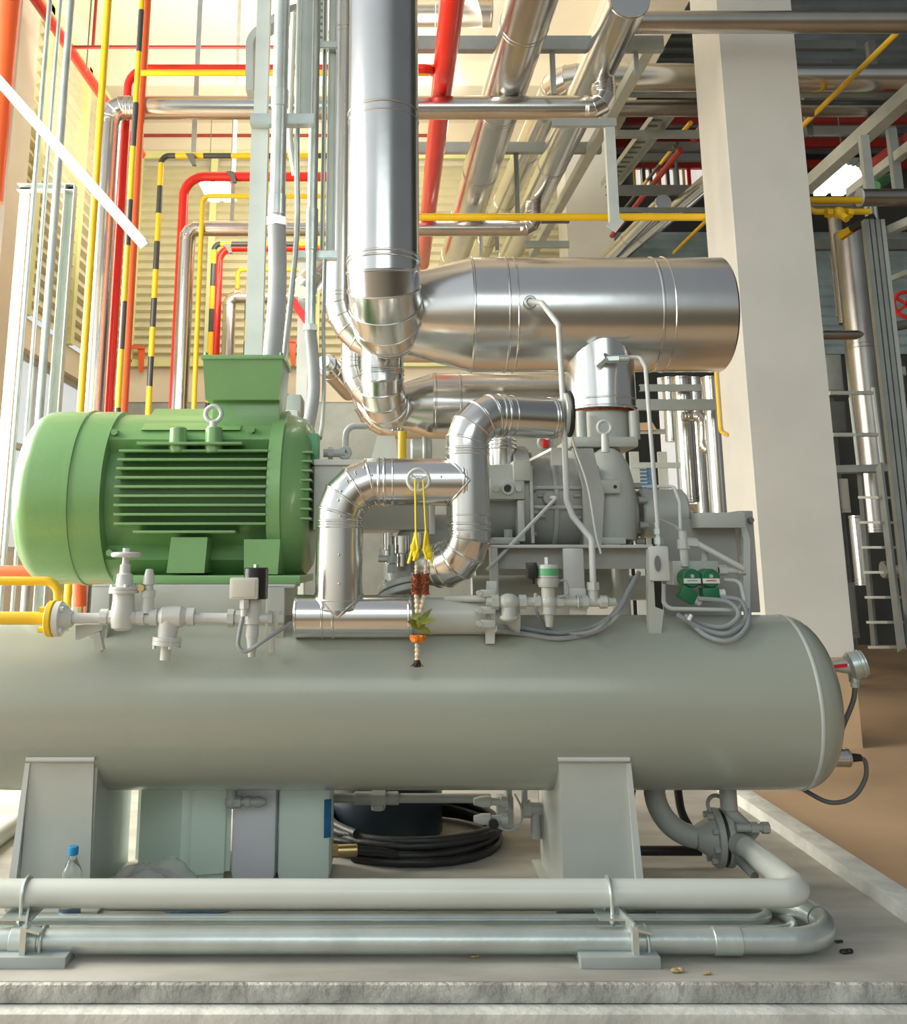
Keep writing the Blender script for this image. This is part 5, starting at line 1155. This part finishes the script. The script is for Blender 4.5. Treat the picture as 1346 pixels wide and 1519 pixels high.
# cable duct and steel stair at the right edge
cd = thing('cable_ladder', 'tall bundle of steel cable channels left of the stair', 'cable ladder', at(1310, 900, 7.6))
for k in range(4):
    x0 = 1288 + 8 * k; c = at(x0, 345, 7.6); tag_ = MB().channel((c.x, 7.6, ZF), (c.x, 7.6, zat(325, 7.6)), sz(6, c), .06, .005, (1, 0, 0)).build('channel', 'steel_pale' if k == 3 else 'steel_grey', cd)
st = thing('steel_stair', 'steep grey steel stair with flat treads in the dark bay', 'stair', at(1310, 960, 8.0))
m = MB(); m.bar(at(1338, 965, 7.6), at(1305, 690, 8.2), .10, .02, (1, 0, 0)); m.build('stringer', 'steel_grey', st); m = MB(); m.bar(at(1298, 960, 8.0), at(1276, 700, 8.5), .08, .02, (1, 0, 0)); m.build('stringer', 'steel_dark', st)
for k in range(7):
    f_ = k / 6; a = at(1283 + 17 * f_, 738 + 37 * k, 8.3 - .35 * f_); b = at(1313 + 19 * f_, 738 + 37 * k, 8.1 - .4 * f_); MB().bar(a, b, .14, .02).build('tread', 'steel_pale', st)
m = MB(); m.bar(at(1228, 697, 8.5), at(1312, 695, 8.5), .2, .06); m.build('landing', 'steel_grey', st)
for k, (x0, x1, py) in enumerate(((1231, 1296, 583), (1236, 1303, 645))):
    MB().cyl(at(x0, py, 8.4), at(x1, py, 8.4), .018, n=10).build('guard_rail', 'steel_pale', st)
MB().cyl(at(1262, 590, 8.4), at(1274, 690, 8.4), .016, n=8).build('guard_post', 'steel_pale', st); MB().cyl(at(1296, 575, 8.4), at(1310, 690, 8.4), .02, n=8).build('guard_post', 'steel_pale', st)
wh = thing('red_handwheel', 'red valve handwheel at the right picture edge', 'handwheel', at(1345, 470, 8.6)); c = at(1346, 452, 8.6)
m = MB(); m.torus(c, (0, 1, 0), .12, .018); m.build('rim', 'red_paint', wh)
for k in range(5): a = 2 * pi * k / 5; MB().bar(c, c + V((cos(a), 0, sin(a))) * .12, .025, .02, (0, 1, 0)).build('spoke', 'red_paint', wh)
for k, (px, py, w_, h_, Y, m, lab) in enumerate(((1238, 555, 26, 60, 11, 'steel_grey', 'upper grey cabinet behind the stair rails'), (1240, 620, 34, 50, 10.8, 'steel_dark', 'dark cabinet below the upper grey one'), (1322, 560, 40, 60, 11.5, 'steel_dark', 'dark equipment box right of the cable channels'),
                                                 (1252, 735, 18, 50, 11, 'white_plastic', 'white narrow cabinet low behind the stair'), (1330, 550, 30, 14, 9.6, 'steel_pale', 'pale ledge below the red handwheel'), (1258, 905, 30, 80, 10, 'steel_dark', 'dark pump casing low at the stair foot'))):
    c = at(px, py, Y); t = thing('equipment_box', lab, 'box', c - V((0, 0, sz(h_ / 2, c)))); w2, h2 = sz(w_ / 2, c), sz(h_ / 2, c)
    MB().box(c + V((0, .2, 0)), (w2 * 2, .4, h2 * 2), bev=.01).build('housing', m, t); MB().box(c + V((0, -.005, 0)), (w2 * 1.6, .02, h2 * 1.6), bev=.004).build('door', m, t)
    MB().span((c.x - .04, Y + .16, ZF), (c.x + .04, Y + .24, c.z - h2 + .01)).build('stand', 'steel_dark', t)
level('dark level pipe in front of the tall dark column', 1205, 1290, 497, 9.2, 7, 'cladding_dark')
level('dark level pipe low at the right edge', 1310, 1400, 845, 9.2, 12, 'cladding_old')
line('cross_pipe', 'thin level pipe behind the handwheel', 'pipe', [at(1300, 490, 10), at(1400, 470, 10)], .05, 'steel_dark', 0)

# ================================================================== FOREGROUND PIPES AND BRACKETS
YW = 3.20
cw = at(1192, 1325, YW); rw = sz(19.5, cw); zf_ = cw.z
wp = thing('drain_pipe', 'thick pale grey pipe across the front, turning back to the tank', 'pipe', (cw.x, YW, zf_))
Yb_ = 3.80; xe = at(975, 1244, Yb_).x
pts = pieces([(-2.2, YW, zf_), (cw.x, YW, zf_), (cw.x, Yb_, zf_), (xe, Yb_, zf_), (xe, Yb_, ZT - RT + .02)], [.065, .14, .16], 10)
for i, (k, pp) in enumerate(pts):
    MB().tube(pp, rw * (1 if i < 5 else .98), 36).build(['straight_section', 'elbow', 'straight_section', 'elbow', 'straight_section', 'elbow', 'straight_section'][i], 'pipe_paint' if i < 3 else 'grey_paint_cast', wp)
xfl = at(1070, 1244, Yb_).x
m = MB()
for k in (-1, 1): m.cyl((xfl + k * .006, Yb_, zf_), (xfl + k * .030, Yb_, zf_), .098, n=40, ch=.003)
m.cyl((xfl - .09, Yb_, zf_), (xfl - .03, Yb_, zf_), rw, .075, n=32); m.cyl((xfl + .03, Yb_, zf_), (xfl + .08, Yb_, zf_), .075, rw, n=32); bolts(m, (xfl, Yb_, zf_), (1, 0, 0), .078, 8, .011, .095, .3); fl_ = m.build('flange', 'grey_paint_cast', wp)
MB().cyl((xfl - .005, Yb_, zf_), (xfl + .005, Yb_, zf_), .094, n=40).build('gasket', 'rubber_black', fl_)
m = MB(); m.torus((xfl - .01, Yb_, zf_ + .11), (0, 1, 0), .03, .007); m.build('lifting_eye', 'grey_paint_cast', fl_)
m = MB(); c = at(1105, 1228, 3.70); m.cyl(c - V((.03, 0, 0)), c + V((.07, 0, 0)), .014, n=12); m.hexn(c + V((.02, 0, 0)), c + V((.045, 0, 0)), .02); m.hexn(c + V((.06, 0, 0)), c + V((.085, 0, 0)), .02); m.build('bleed_valve', 'grey_paint_cast', wp)
m = MB(); c = at(1080, 1172, YT); m.cyl((c.x, YT, zat(1200, YT)), (c.x, YT, ZT - RT + .03), .03, n=20); m.tube(smooth([(c.x, YT, zat(1196, YT)), at(1085, 1205, YT), at(1120, 1240, YT)], .03), .022, 14); m.build('stub', 'grey_paint_cast', wp)
for k, (pts_, r_, m_, lab) in enumerate(((((1005, 1165), (1012, 1205), (1030, 1236), (1050, 1250)), .016, 'rubber_black', 'black hose curving down behind the elbow pipe'), (((930, 1262), (985, 1262), (1040, 1262)), .018, 'rubber_black', 'black hose lying level behind the right leg'), (((943, 1160), (939, 1190), (936, 1220)), .006, 'cable_dark', 'thin dark cable hanging by the right leg'))):
    Y = (4.05, 3.98, 3.9)[k]; tag(MB().tube(curve([at(a, b, Y) for a, b in pts_]), r_, 12).build('hose' if k < 2 else 'cable', m_), lab, 'hose' if k < 2 else 'cable')
t = thing('copper_fittings', 'short dark fittings lying below the flange', 'fitting', at(1115, 1290, 3.5))
for k, (pa, pb) in enumerate((((1095, 1275), (1120, 1300)), ((1108, 1272), (1148, 1300)))): MB().cyl(at(*pa, 3.62), at(*pb, 3.5), .014, n=12).build('stub', 'steel_dark', t)

YG = 3.12; rg = .0335
gp = thing('steel_conduit', 'shiny galvanised conduit lowest at the front, looping back at right', 'conduit', (.3, YG, 0))
c0 = at(1190, 1400, YG); zg = .047; Yg2 = 3.44
pts = pieces([(-2.2, YG, zg), (c0.x + .12, YG, zg), (c0.x + .12, Yg2, zg + .01), (-.9, Yg2, zg + .01)], [.155, .155], 12)
for i, (k, pp) in enumerate(pts):
    if k == 's' and (pp[1] - pp[0]).length < .02: continue
    MB().tube(pp, rg, 28).build('straight_section' if k == 's' else 'bend', 'galvanised', gp)
for px in (1078, 38):
    c = at(px, 1400, YG); MB().cyl((c.x - .04, YG, zg), (c.x + .04, YG, zg), rg * 1.12, n=28, ch=.002).build('coupling', 'galvanised', gp)
for k, (Y, px, Y2, rr_) in enumerate(((3.365, 1150, 3.58, .017), (3.285, 1188, 3.46, .0145))):
    x1 = at(px, 1365, Y).x; lo = [(-2.2, Y, rr_ + .004), (x1, Y, rr_ + .004), (x1, Y2, rr_ + .004), (x1 - .4, Y2, rr_ + .004)]
    line('steel_conduit', ('thin grey conduit behind the galvanised one, shorter loop', 'thin grey conduit just behind the galvanised one, longer loop')[k], 'conduit', lo, rr_, 'galvanised', .08, 18, None, 10)


def bracket(px, lab, pa, pb):
    x = at(px, 1330, YW).x; t = thing('pipe_bracket', lab, 'bracket', (x, YG, 0), 'pipe brackets')
    a = at(pa, 1436, 3.07).x; b = at(pb, 1436, 3.07).x
    MB().span((a, 3.045, 0), (b, 3.14, .030), bev=.002).build('foot_plate', 'steel_grey', t)
    m = MB(); top = zf_ - rw - .004
    m.span((x - .045, YW - .08, top - .006), (x + .045, YW + .06, top)); m.bar((x + .015, YW - .02, top), (x + .045, YG - .045, .09), .035, .006, (1, 0, 0)); m.bar((x + .045, YG - .045, .095), (x + .09, YG - .045, .085), .035, .006); m.span((x + .035, YG - .06, .0), (x + .052, YG - .03, .10)); m.build('arm', 'galvanised', t)
    m = MB(); r_ = rw + .005; pu = [(x, YW - r_ * cos(pi * k / 14), zf_ + r_ * sin(pi * k / 14)) for k in range(15)]; m.tube([(x, YW - r_, top - .03)] + pu + [(x, YW + r_, top - .03)], .0055, 10)
    for s_ in (-1, 1): m.hexn((x, YW + s_ * r_, top - .022), (x, YW + s_ * r_, top - .008), .011)
    m.build('u_bolt', 'galvanised', t); m = MB(); c = V((x + .085, YG, zg)); r_ = rg * 1.12
    m.tube([(c.x, c.y - r_, .01)] + [(c.x, c.y - r_ * cos(pi * k / 12), zg + r_ * sin(pi * k / 12)) for k in range(13)] + [(c.x, c.y + r_, .01)], .005, 10); m.build('u_bolt', 'galvanised', t)


bracket(903, 'steel pipe bracket with U-bolts at the right leg', 860, 978); bracket(40, 'steel pipe bracket with U-bolts near the left picture edge', -20, 100)

# ================================================================== UNDER THE TANK
def drain():
    t = thing('drain_cock', 'small grey drain elbow hanging under the tank', 'valve', at(346, 1200, YT)); c = at(344, 1172, YT); zb = ZT - RT; d = zb - .045
    MB().cyl((c.x, YT, d), (c.x, YT, zb + .01), .019, n=16).build('stub', 'grey_paint_cast', t); m = MB(); m.ball((c.x, YT, d), .024, 14); m.hexn((c.x + .01, YT, d), (c.x + .035, YT, d), .022); m.ball((c.x + .06, YT, d), .020, 12); m.cyl((c.x + .03, YT, d), (c.x + .09, YT, d), .015, n=14); m.lathe([(.085, 0), (.085, .018), (.10, .019), (.125, .010), (.125, 0)], (c.x, YT, d), (1, 0, 0), 12); m.build('elbow', 'grey_paint_cast', t)


drain()
ut = thing('oil_drain_line', 'grey pipe with union running level under the tank', 'pipe', at(600, 1186, 4.0)); p = lambda px, py, Y=3.98: at(px, py, Y)
MB().cyl(p(486, 1184), p(728, 1184), .017, n=18).build('pipe', 'grey_paint_cast', ut); m = MB(); m.cyl(p(526, 1184), p(592, 1184), .024, n=18, ch=.003); m.hexn(p(552, 1184), p(572, 1184), .034); c = p(561, 1184); m.cyl(c - V((0, 0, .04)), c, .026, n=14); m.build('union', 'grey_paint_cast', ut)
vb = thing('oil_level_valve', 'cluster of small grey valves beside the right leg', 'valve', at(760, 1235, 3.95)); p = lambda px, py, Y=3.93: at(px, py, Y)
m = MB(); a, b = p(739, 1228), p(762, 1182); m.span((a.x, 3.93, a.z), (b.x, 3.98, b.z), bev=.004); m.build('block', 'grey_paint_cast', vb)
for k, (px, py) in enumerate(((703, 1189), (703, 1215))):
    c = p(px, py, 3.9); m = MB(); m.lathe([(0, 0), (0, .012), (.03, .02), (.06, .02), (.065, .014), (.10, .014), (.10, .020), (.125, .020), (.125, 0)], c, (1, 0, 0), 8 * 2); m.build('plug_valve', 'grey_paint', vb)
m = MB(); c = p(775, 1200); m.cyl(c, c + V((.09, 0, 0)), .024, n=18); m.hexn(c + V((.0, 0, 0)), c + V((.03, 0, 0)), .032); m.cyl(c + V((.05, 0, -.10)), c + V((.05, 0, 0)), .02, n=14); m.cyl(c + V((-.05, 0, 0)), c + V((-.05, 0, .07)), .014, n=12); m.cyl(c + V((.01, 0, 0)), c + V((.01, 0, .07)), .012, n=12); m.build('tee', 'grey_paint_cast', vb)
m = MB(); c = p(732, 1221, 3.88); m.cyl(c - V((0, .02, 0)), c, .018, n=16); m.build('sight_glass', 'black_plastic', vb)
tag(MB().tube(curve([p(733, 1224, 3.87), p(755, 1232, 3.87), p(772, 1222, 3.87), p(774, 1200, 3.87), p(764, 1178, 3.9)]), .004, 8).build('cable', 'cable_grey'), 'thin pale cable loop at the small valve cluster', 'cable')


def can(x0, x1, Y, rot, m_, lab, dep=.24):
    a, b = at(x0, 1300, Y), at(x1, 1300, Y); w_ = (b.x - a.x); h = .325; t = thing('jerrycan', lab, 'jerrycan', ((a.x + b.x) / 2, Y + dep / 2, 0), 'jerrycans under the tank')
    r_ = .022; Rm = Matrix.Rotation(rot, 3, 'Z'); cen = V(((a.x + b.x) / 2, Y + dep / 2, h / 2 + .001))
    m = MB(); m.box(cen, (w_, dep, h), Rm, .028); m.build('body', m_, t)
    m = MB(); q_ = V((cen.x, cen.y + .07, h - .003)); m.cyl(q_, q_ + V((0, 0, .03)), .026, n=20, ch=.003); m.build('cap', 'blue_cap', t)
    m = MB(); m.tube(smooth([q_ + V((-.05, .04, -.005)), q_ + V((-.05, .04, .03)), q_ + V((.06, .04, .03)), q_ + V((.06, .04, -.005))], .015), .012, 10); m.build('handle', m_, t); return t, cen


can(341, 409, 3.80, 0, 'can_lilac', 'middle milky lilac plastic jerrycan under the tank')
t, cen = can(410, 490, 3.79, 0, 'can_green', 'right pale green plastic jerrycan with blue label')
a, b = at(478, 1243, 3.79), at(490, 1186, 3.79); MB().prism([(b.x + .004 - .025, 3.788, a.z), (b.x + .004, 3.80, a.z), (b.x + .004, 3.80, b.z), (b.x + .004 - .025, 3.788, b.z)], (0, -.002, 0)).build('label', 'blue_label', t, 'dark blue paper label')
a, b = at(200, 1300, 3.95), at(338, 1300, 3.95); t = thing('jerrycan', 'left pale green jerrycan standing cornerwise behind the leg', 'jerrycan', ((a.x + b.x) / 2, 4.1, 0), 'jerrycans under the tank')
m = MB(); m.prism([(at(198, 1300, 3.97).x, 3.97, .001), (at(272, 1300, 3.79).x, 3.79, .001), (at(341, 1300, 3.83).x, 3.83, .001), (at(335, 1300, 4.2).x, 4.2, .001), (at(215, 1300, 4.25).x, 4.25, .001)], (0, 0, .325)); bmesh.ops.bevel(m.bm, geom=m.bm.edges[:], offset=.022, segments=3, affect='EDGES'); m.build('body', 'can_green', t)
m = MB(); q_ = V(((a.x + b.x) / 2, 4.12, .323)); m.cyl(q_, q_ + V((0, 0, .03)), .026, n=20); m.build('cap', 'blue_cap', t)
# crumpled film
random.seed(11)
def film(name, c, rx, ry, h, m_, lab, n=26):
    m = MB(); g = {}
    for i in range(n + 1):
        for j in range(n + 1):
            u, v = i / n * 2 - 1, j / n * 2 - 1; d_ = min(1, sqrt(u * u + v * v)); z = h * (1 - d_ ** 2) ** .8 * (.80 + .20 * sin(4.3 * u + 2.1 * v) * cos(5.1 * v - 1.7 * u)) + random.uniform(0, .05) * h
            g[i, j] = m.bm.verts.new(c + V((u * rx, v * ry, max(.002, z))))
    for i in range(n):
        for j in range(n):
            if sqrt(((i + .5) / n * 2 - 1) ** 2 + ((j + .5) / n * 2 - 1) ** 2) < 1.0: m.bm.faces.new([g[i, j], g[i + 1, j], g[i + 1, j + 1], g[i, j + 1]])
    for v in [v for v in m.bm.verts if not v.link_faces]: m.bm.verts.remove(v)
    return tag(m.build(name, m_, sharp=18), lab, 'plastic sheet')


film('plastic_sheet', on_z(228, 1334, 0), .21, .10, .135, 'film_plastic', 'crumpled clear plastic sheet in front of the left jerrycan')
film('plastic_bag', on_z(292, 1349, 0), .12, .05, .03, 'blue_plastic', 'flat blue plastic bag lying below the front pipe')
# drum and hose coil
c = at(575, 1256, 4.18); dr = thing('plastic_drum', 'dark navy plastic drum inside the hose coil', 'drum', (c.x, 4.47, 0)); r_ = sz(83, at(572, 1240, 4.4))
m = MB(); m.lathe([(.002, 0), (.002, r_ - .012), (.014, r_), (.20, r_), (.205, r_ + .006), (.215, r_ + .006), (.22, r_), (.40, r_), (.41, r_ - .01), (.41, 0)], (c.x, 4.47, 0), (0, 0, 1), 64); m.build('barrel', 'drum_plastic', dr); m = MB(); m.torus((c.x, 4.47, .41), (0, 0, 1), r_ - .006, .012, 48, 10); m.build('rim', 'black_plastic', dr)
hx = thing('hose_coil', 'coil of black rubber hose lying round the drum', 'hose', (at(610, 1240, 4.3).x, 4.3, 0)); hc = V((at(608, 1240, 4.3).x, 4.34, 0)); pts = []
for k in range(24 * 6 + 1):
    a = 2 * pi * k / 24; lp = k // 24; rr_ = (.375, .340, .370, .335, .36, .345)[min(lp, 5)] + .010 * sin(a * 2 + lp); pts.append(hc + V((cos(a - 2.2) * rr_ + .012 * sin(lp * 1.7), sin(a - 2.2) * rr_, .016 + .026 * ((lp + (k % 24) / 24) * .5) + .004 * sin(a * 3 + lp))))
pts = [q_ for q_ in pts]; MB().tube(pts, .0155, 12).build('hose', 'rubber_black', hx)
e_ = at(500, 1262, 3.90); m = MB(); m.cyl(e_, e_ + V((.075, .01, 0)), .021, n=16, ch=.003); m.hexn(e_ - V((.03, 0, 0)), e_ + V((.005, 0, 0)), .024); m.build('end_fitting', 'brass', hx, 'tarnished metal end fitting'); MB().tube([e_ + V((.07, .01, 0)), e_ + V((.16, .03, -.01)), e_ + V((.22, .06, -.03))], .015, 12).build('hose_end', 'rubber_black', hx)
# water bottle
bt = thing('water_bottle', 'clear plastic water bottle with blue cap by the left leg', 'bottle', at(104, 1345, 3.40)); cb_ = V((at(103, 1352, 3.42).x, 3.42, 0)); hB = at(104, 1255, 3.42).z
m = MB(); m.lathe([(.002, 0), (.0, .024), (.006, .031), (.03, .033), (.05, .031), (.06, .033), (.09, .031), (.10, .033), (.13, .033), (.15, .030), (hB - .05, .020), (hB - .035, .013), (hB - .02, .013), (hB - .02, 0)], cb_, (0, 0, 1), 28); m.build('body', 'bottle_plastic', bt)
MB().cyl(cb_ + V((0, 0, hB - .026)), cb_ + V((0, 0, hB)), .0165, n=24, ch=.002).build('cap', 'blue_cap', bt, 'blue screw cap')
m = MB(); m.lathe([(.012, .0325), (.012, .0345), (.032, .0345), (.032, .0325)], cb_, (0, 0, 1), 28); m.build('base_ring', 'blue_plastic', bt)
# sloping grey pipe and plate at the far left under the tank
tag(MB().cyl(at(-40, 1270, 4.0), on_z(34, 1215, .03), .035, n=18).build('slanting_pipe', 'grey_paint_cast'), 'grey slanting pipe left of the left leg', 'pipe')

# ---- sensors on the tank end
ts = thing('temperature_sensor', 'silver round-headed temperature sensor at the tank end', 'sensor', at(1255, 1000, YT)); c = at(1222, 988, YT); R_ = sz(20, c)
m = MB(); m.cyl(c - V((.06, 0, 0)), c + V((.03, 0, 0)), .012, n=14); m.hexn(c - V((.02, 0, 0)), c + V((.01, 0, 0)), .018); m.build('stem', 'brass', ts)
m = MB(); h_ = at(1262, 988, YT); ax = V((1, -.15, .25)).normalized(); m.cyl(c + V((.02, 0, 0)), h_, .016, .03, n=18); m.lathe([(-.01, 0), (-.01, R_ * .8), (.0, R_), (.02, R_), (.022, R_ * .94), (.028, R_ * .94), (.030, R_), (.04, R_), (.045, R_ * .9), (.05, R_ * .9), (.055, 0)], h_, ax, 32); m.cyl(h_ - V((-.01, 0, .055)), h_ + V((.01, 0, 0)), .02, n=16); m.hexn(h_ - V((-.01, 0, .075)), h_ - V((-.01, 0, .05)), .015); m.build('head', 'galvanised', ts)
m = MB(); m.bar(c + V((.02, -.02, .0)), c + V((.075, -.02, .006)), .022, .012); m.bar(c + V((.012, -.012, -.01)), c + V((.0, -.012, -.075)), .012, .006); m.build('tag', 'red_paint', ts, 'red tag tape')
tag(MB().tube(curve([h_ + V((.01, 0, -.07)), at(1266, 1040, YT), at(1252, 1075, YT), at(1240, 1108, YT + .1)]), .009, 12).build('cable', 'cable_dark'), 'dark cable hanging from the temperature sensor', 'cable')
ps = thing('pressure_sensor', 'shiny cylindrical pressure sensor low on the tank end', 'sensor', at(1245, 1137, YT)); c = at(1230, 1124, YT)
m = MB(); m.cyl(c - V((.03, 0, 0)), c + V((.005, 0, 0)), .02, n=6); m.build('nut', 'galvanised', ps); m = MB(); m.cyl(c, c + V((.075, 0, 0)), sz(13, c), n=32, ch=.004); m.ridge(c + V((.012, 0, 0)), (1, 0, 0), sz(13, c), .004, .002); m.ridge(c + V((.065, 0, 0)), (1, 0, 0), sz(13, c), .004, .002); m.build('body', 'cladding', ps); m = MB(); m.cyl(c + V((.07, 0, 0)), c + V((.115, 0, 0)), .017, .012, n=16); m.build('plug', 'black_plastic', ps)
tag(MB().tube(curve([c + V((.11, 0, 0)), at(1284, 1130, YT), at(1284, 1155, YT), at(1265, 1183, YT), at(1230, 1190, YT), at(1186, 1168, YT + .05)]), .008, 12).build('cable', 'cable_dark'), 'dark cable looping below the pressure sensor', 'cable')
tag(MB().tube(curve([at(1230, 1132, YT), at(1215, 1146, YT + .03), at(1203, 1160, YT + .06)]), .008, 10).build('cable', 'cable_dark'), 'short dark cable behind the tank end', 'cable')

# ---- litter on the plinth
for k, (px, py, s_, m_, lab) in enumerate(((1253, 1415, .022, 'black_plastic', 'larger black scrap on the plinth near the conduit loop'), (1243, 1399, .014, 'black_plastic', 'smaller black scrap on the plinth near the conduit loop'), (702, 1421, .016, 'leaf_dry', 'pale crumb lying before the galvanised conduit'), (1002, 1443, .02, 'leaf_dry', 'dry leaf scrap right of the bracket foot'), (1047, 1446, .013, 'leaf_dry', 'smaller dry leaf scrap near the plinth edge'))):
    c = on_z(px, py, 0); m = MB(); m.ball(c + V((0, 0, s_ * .3)), s_ * .6, 8, (1.1, .8, .5)); m.ball(c + V((s_ * .8, s_ * .2, s_ * .3)), s_ * .55, 8, (1, .8, .55)); tag(m.build('litter_scrap', m_), lab, 'litter', 'litter on the plinth')
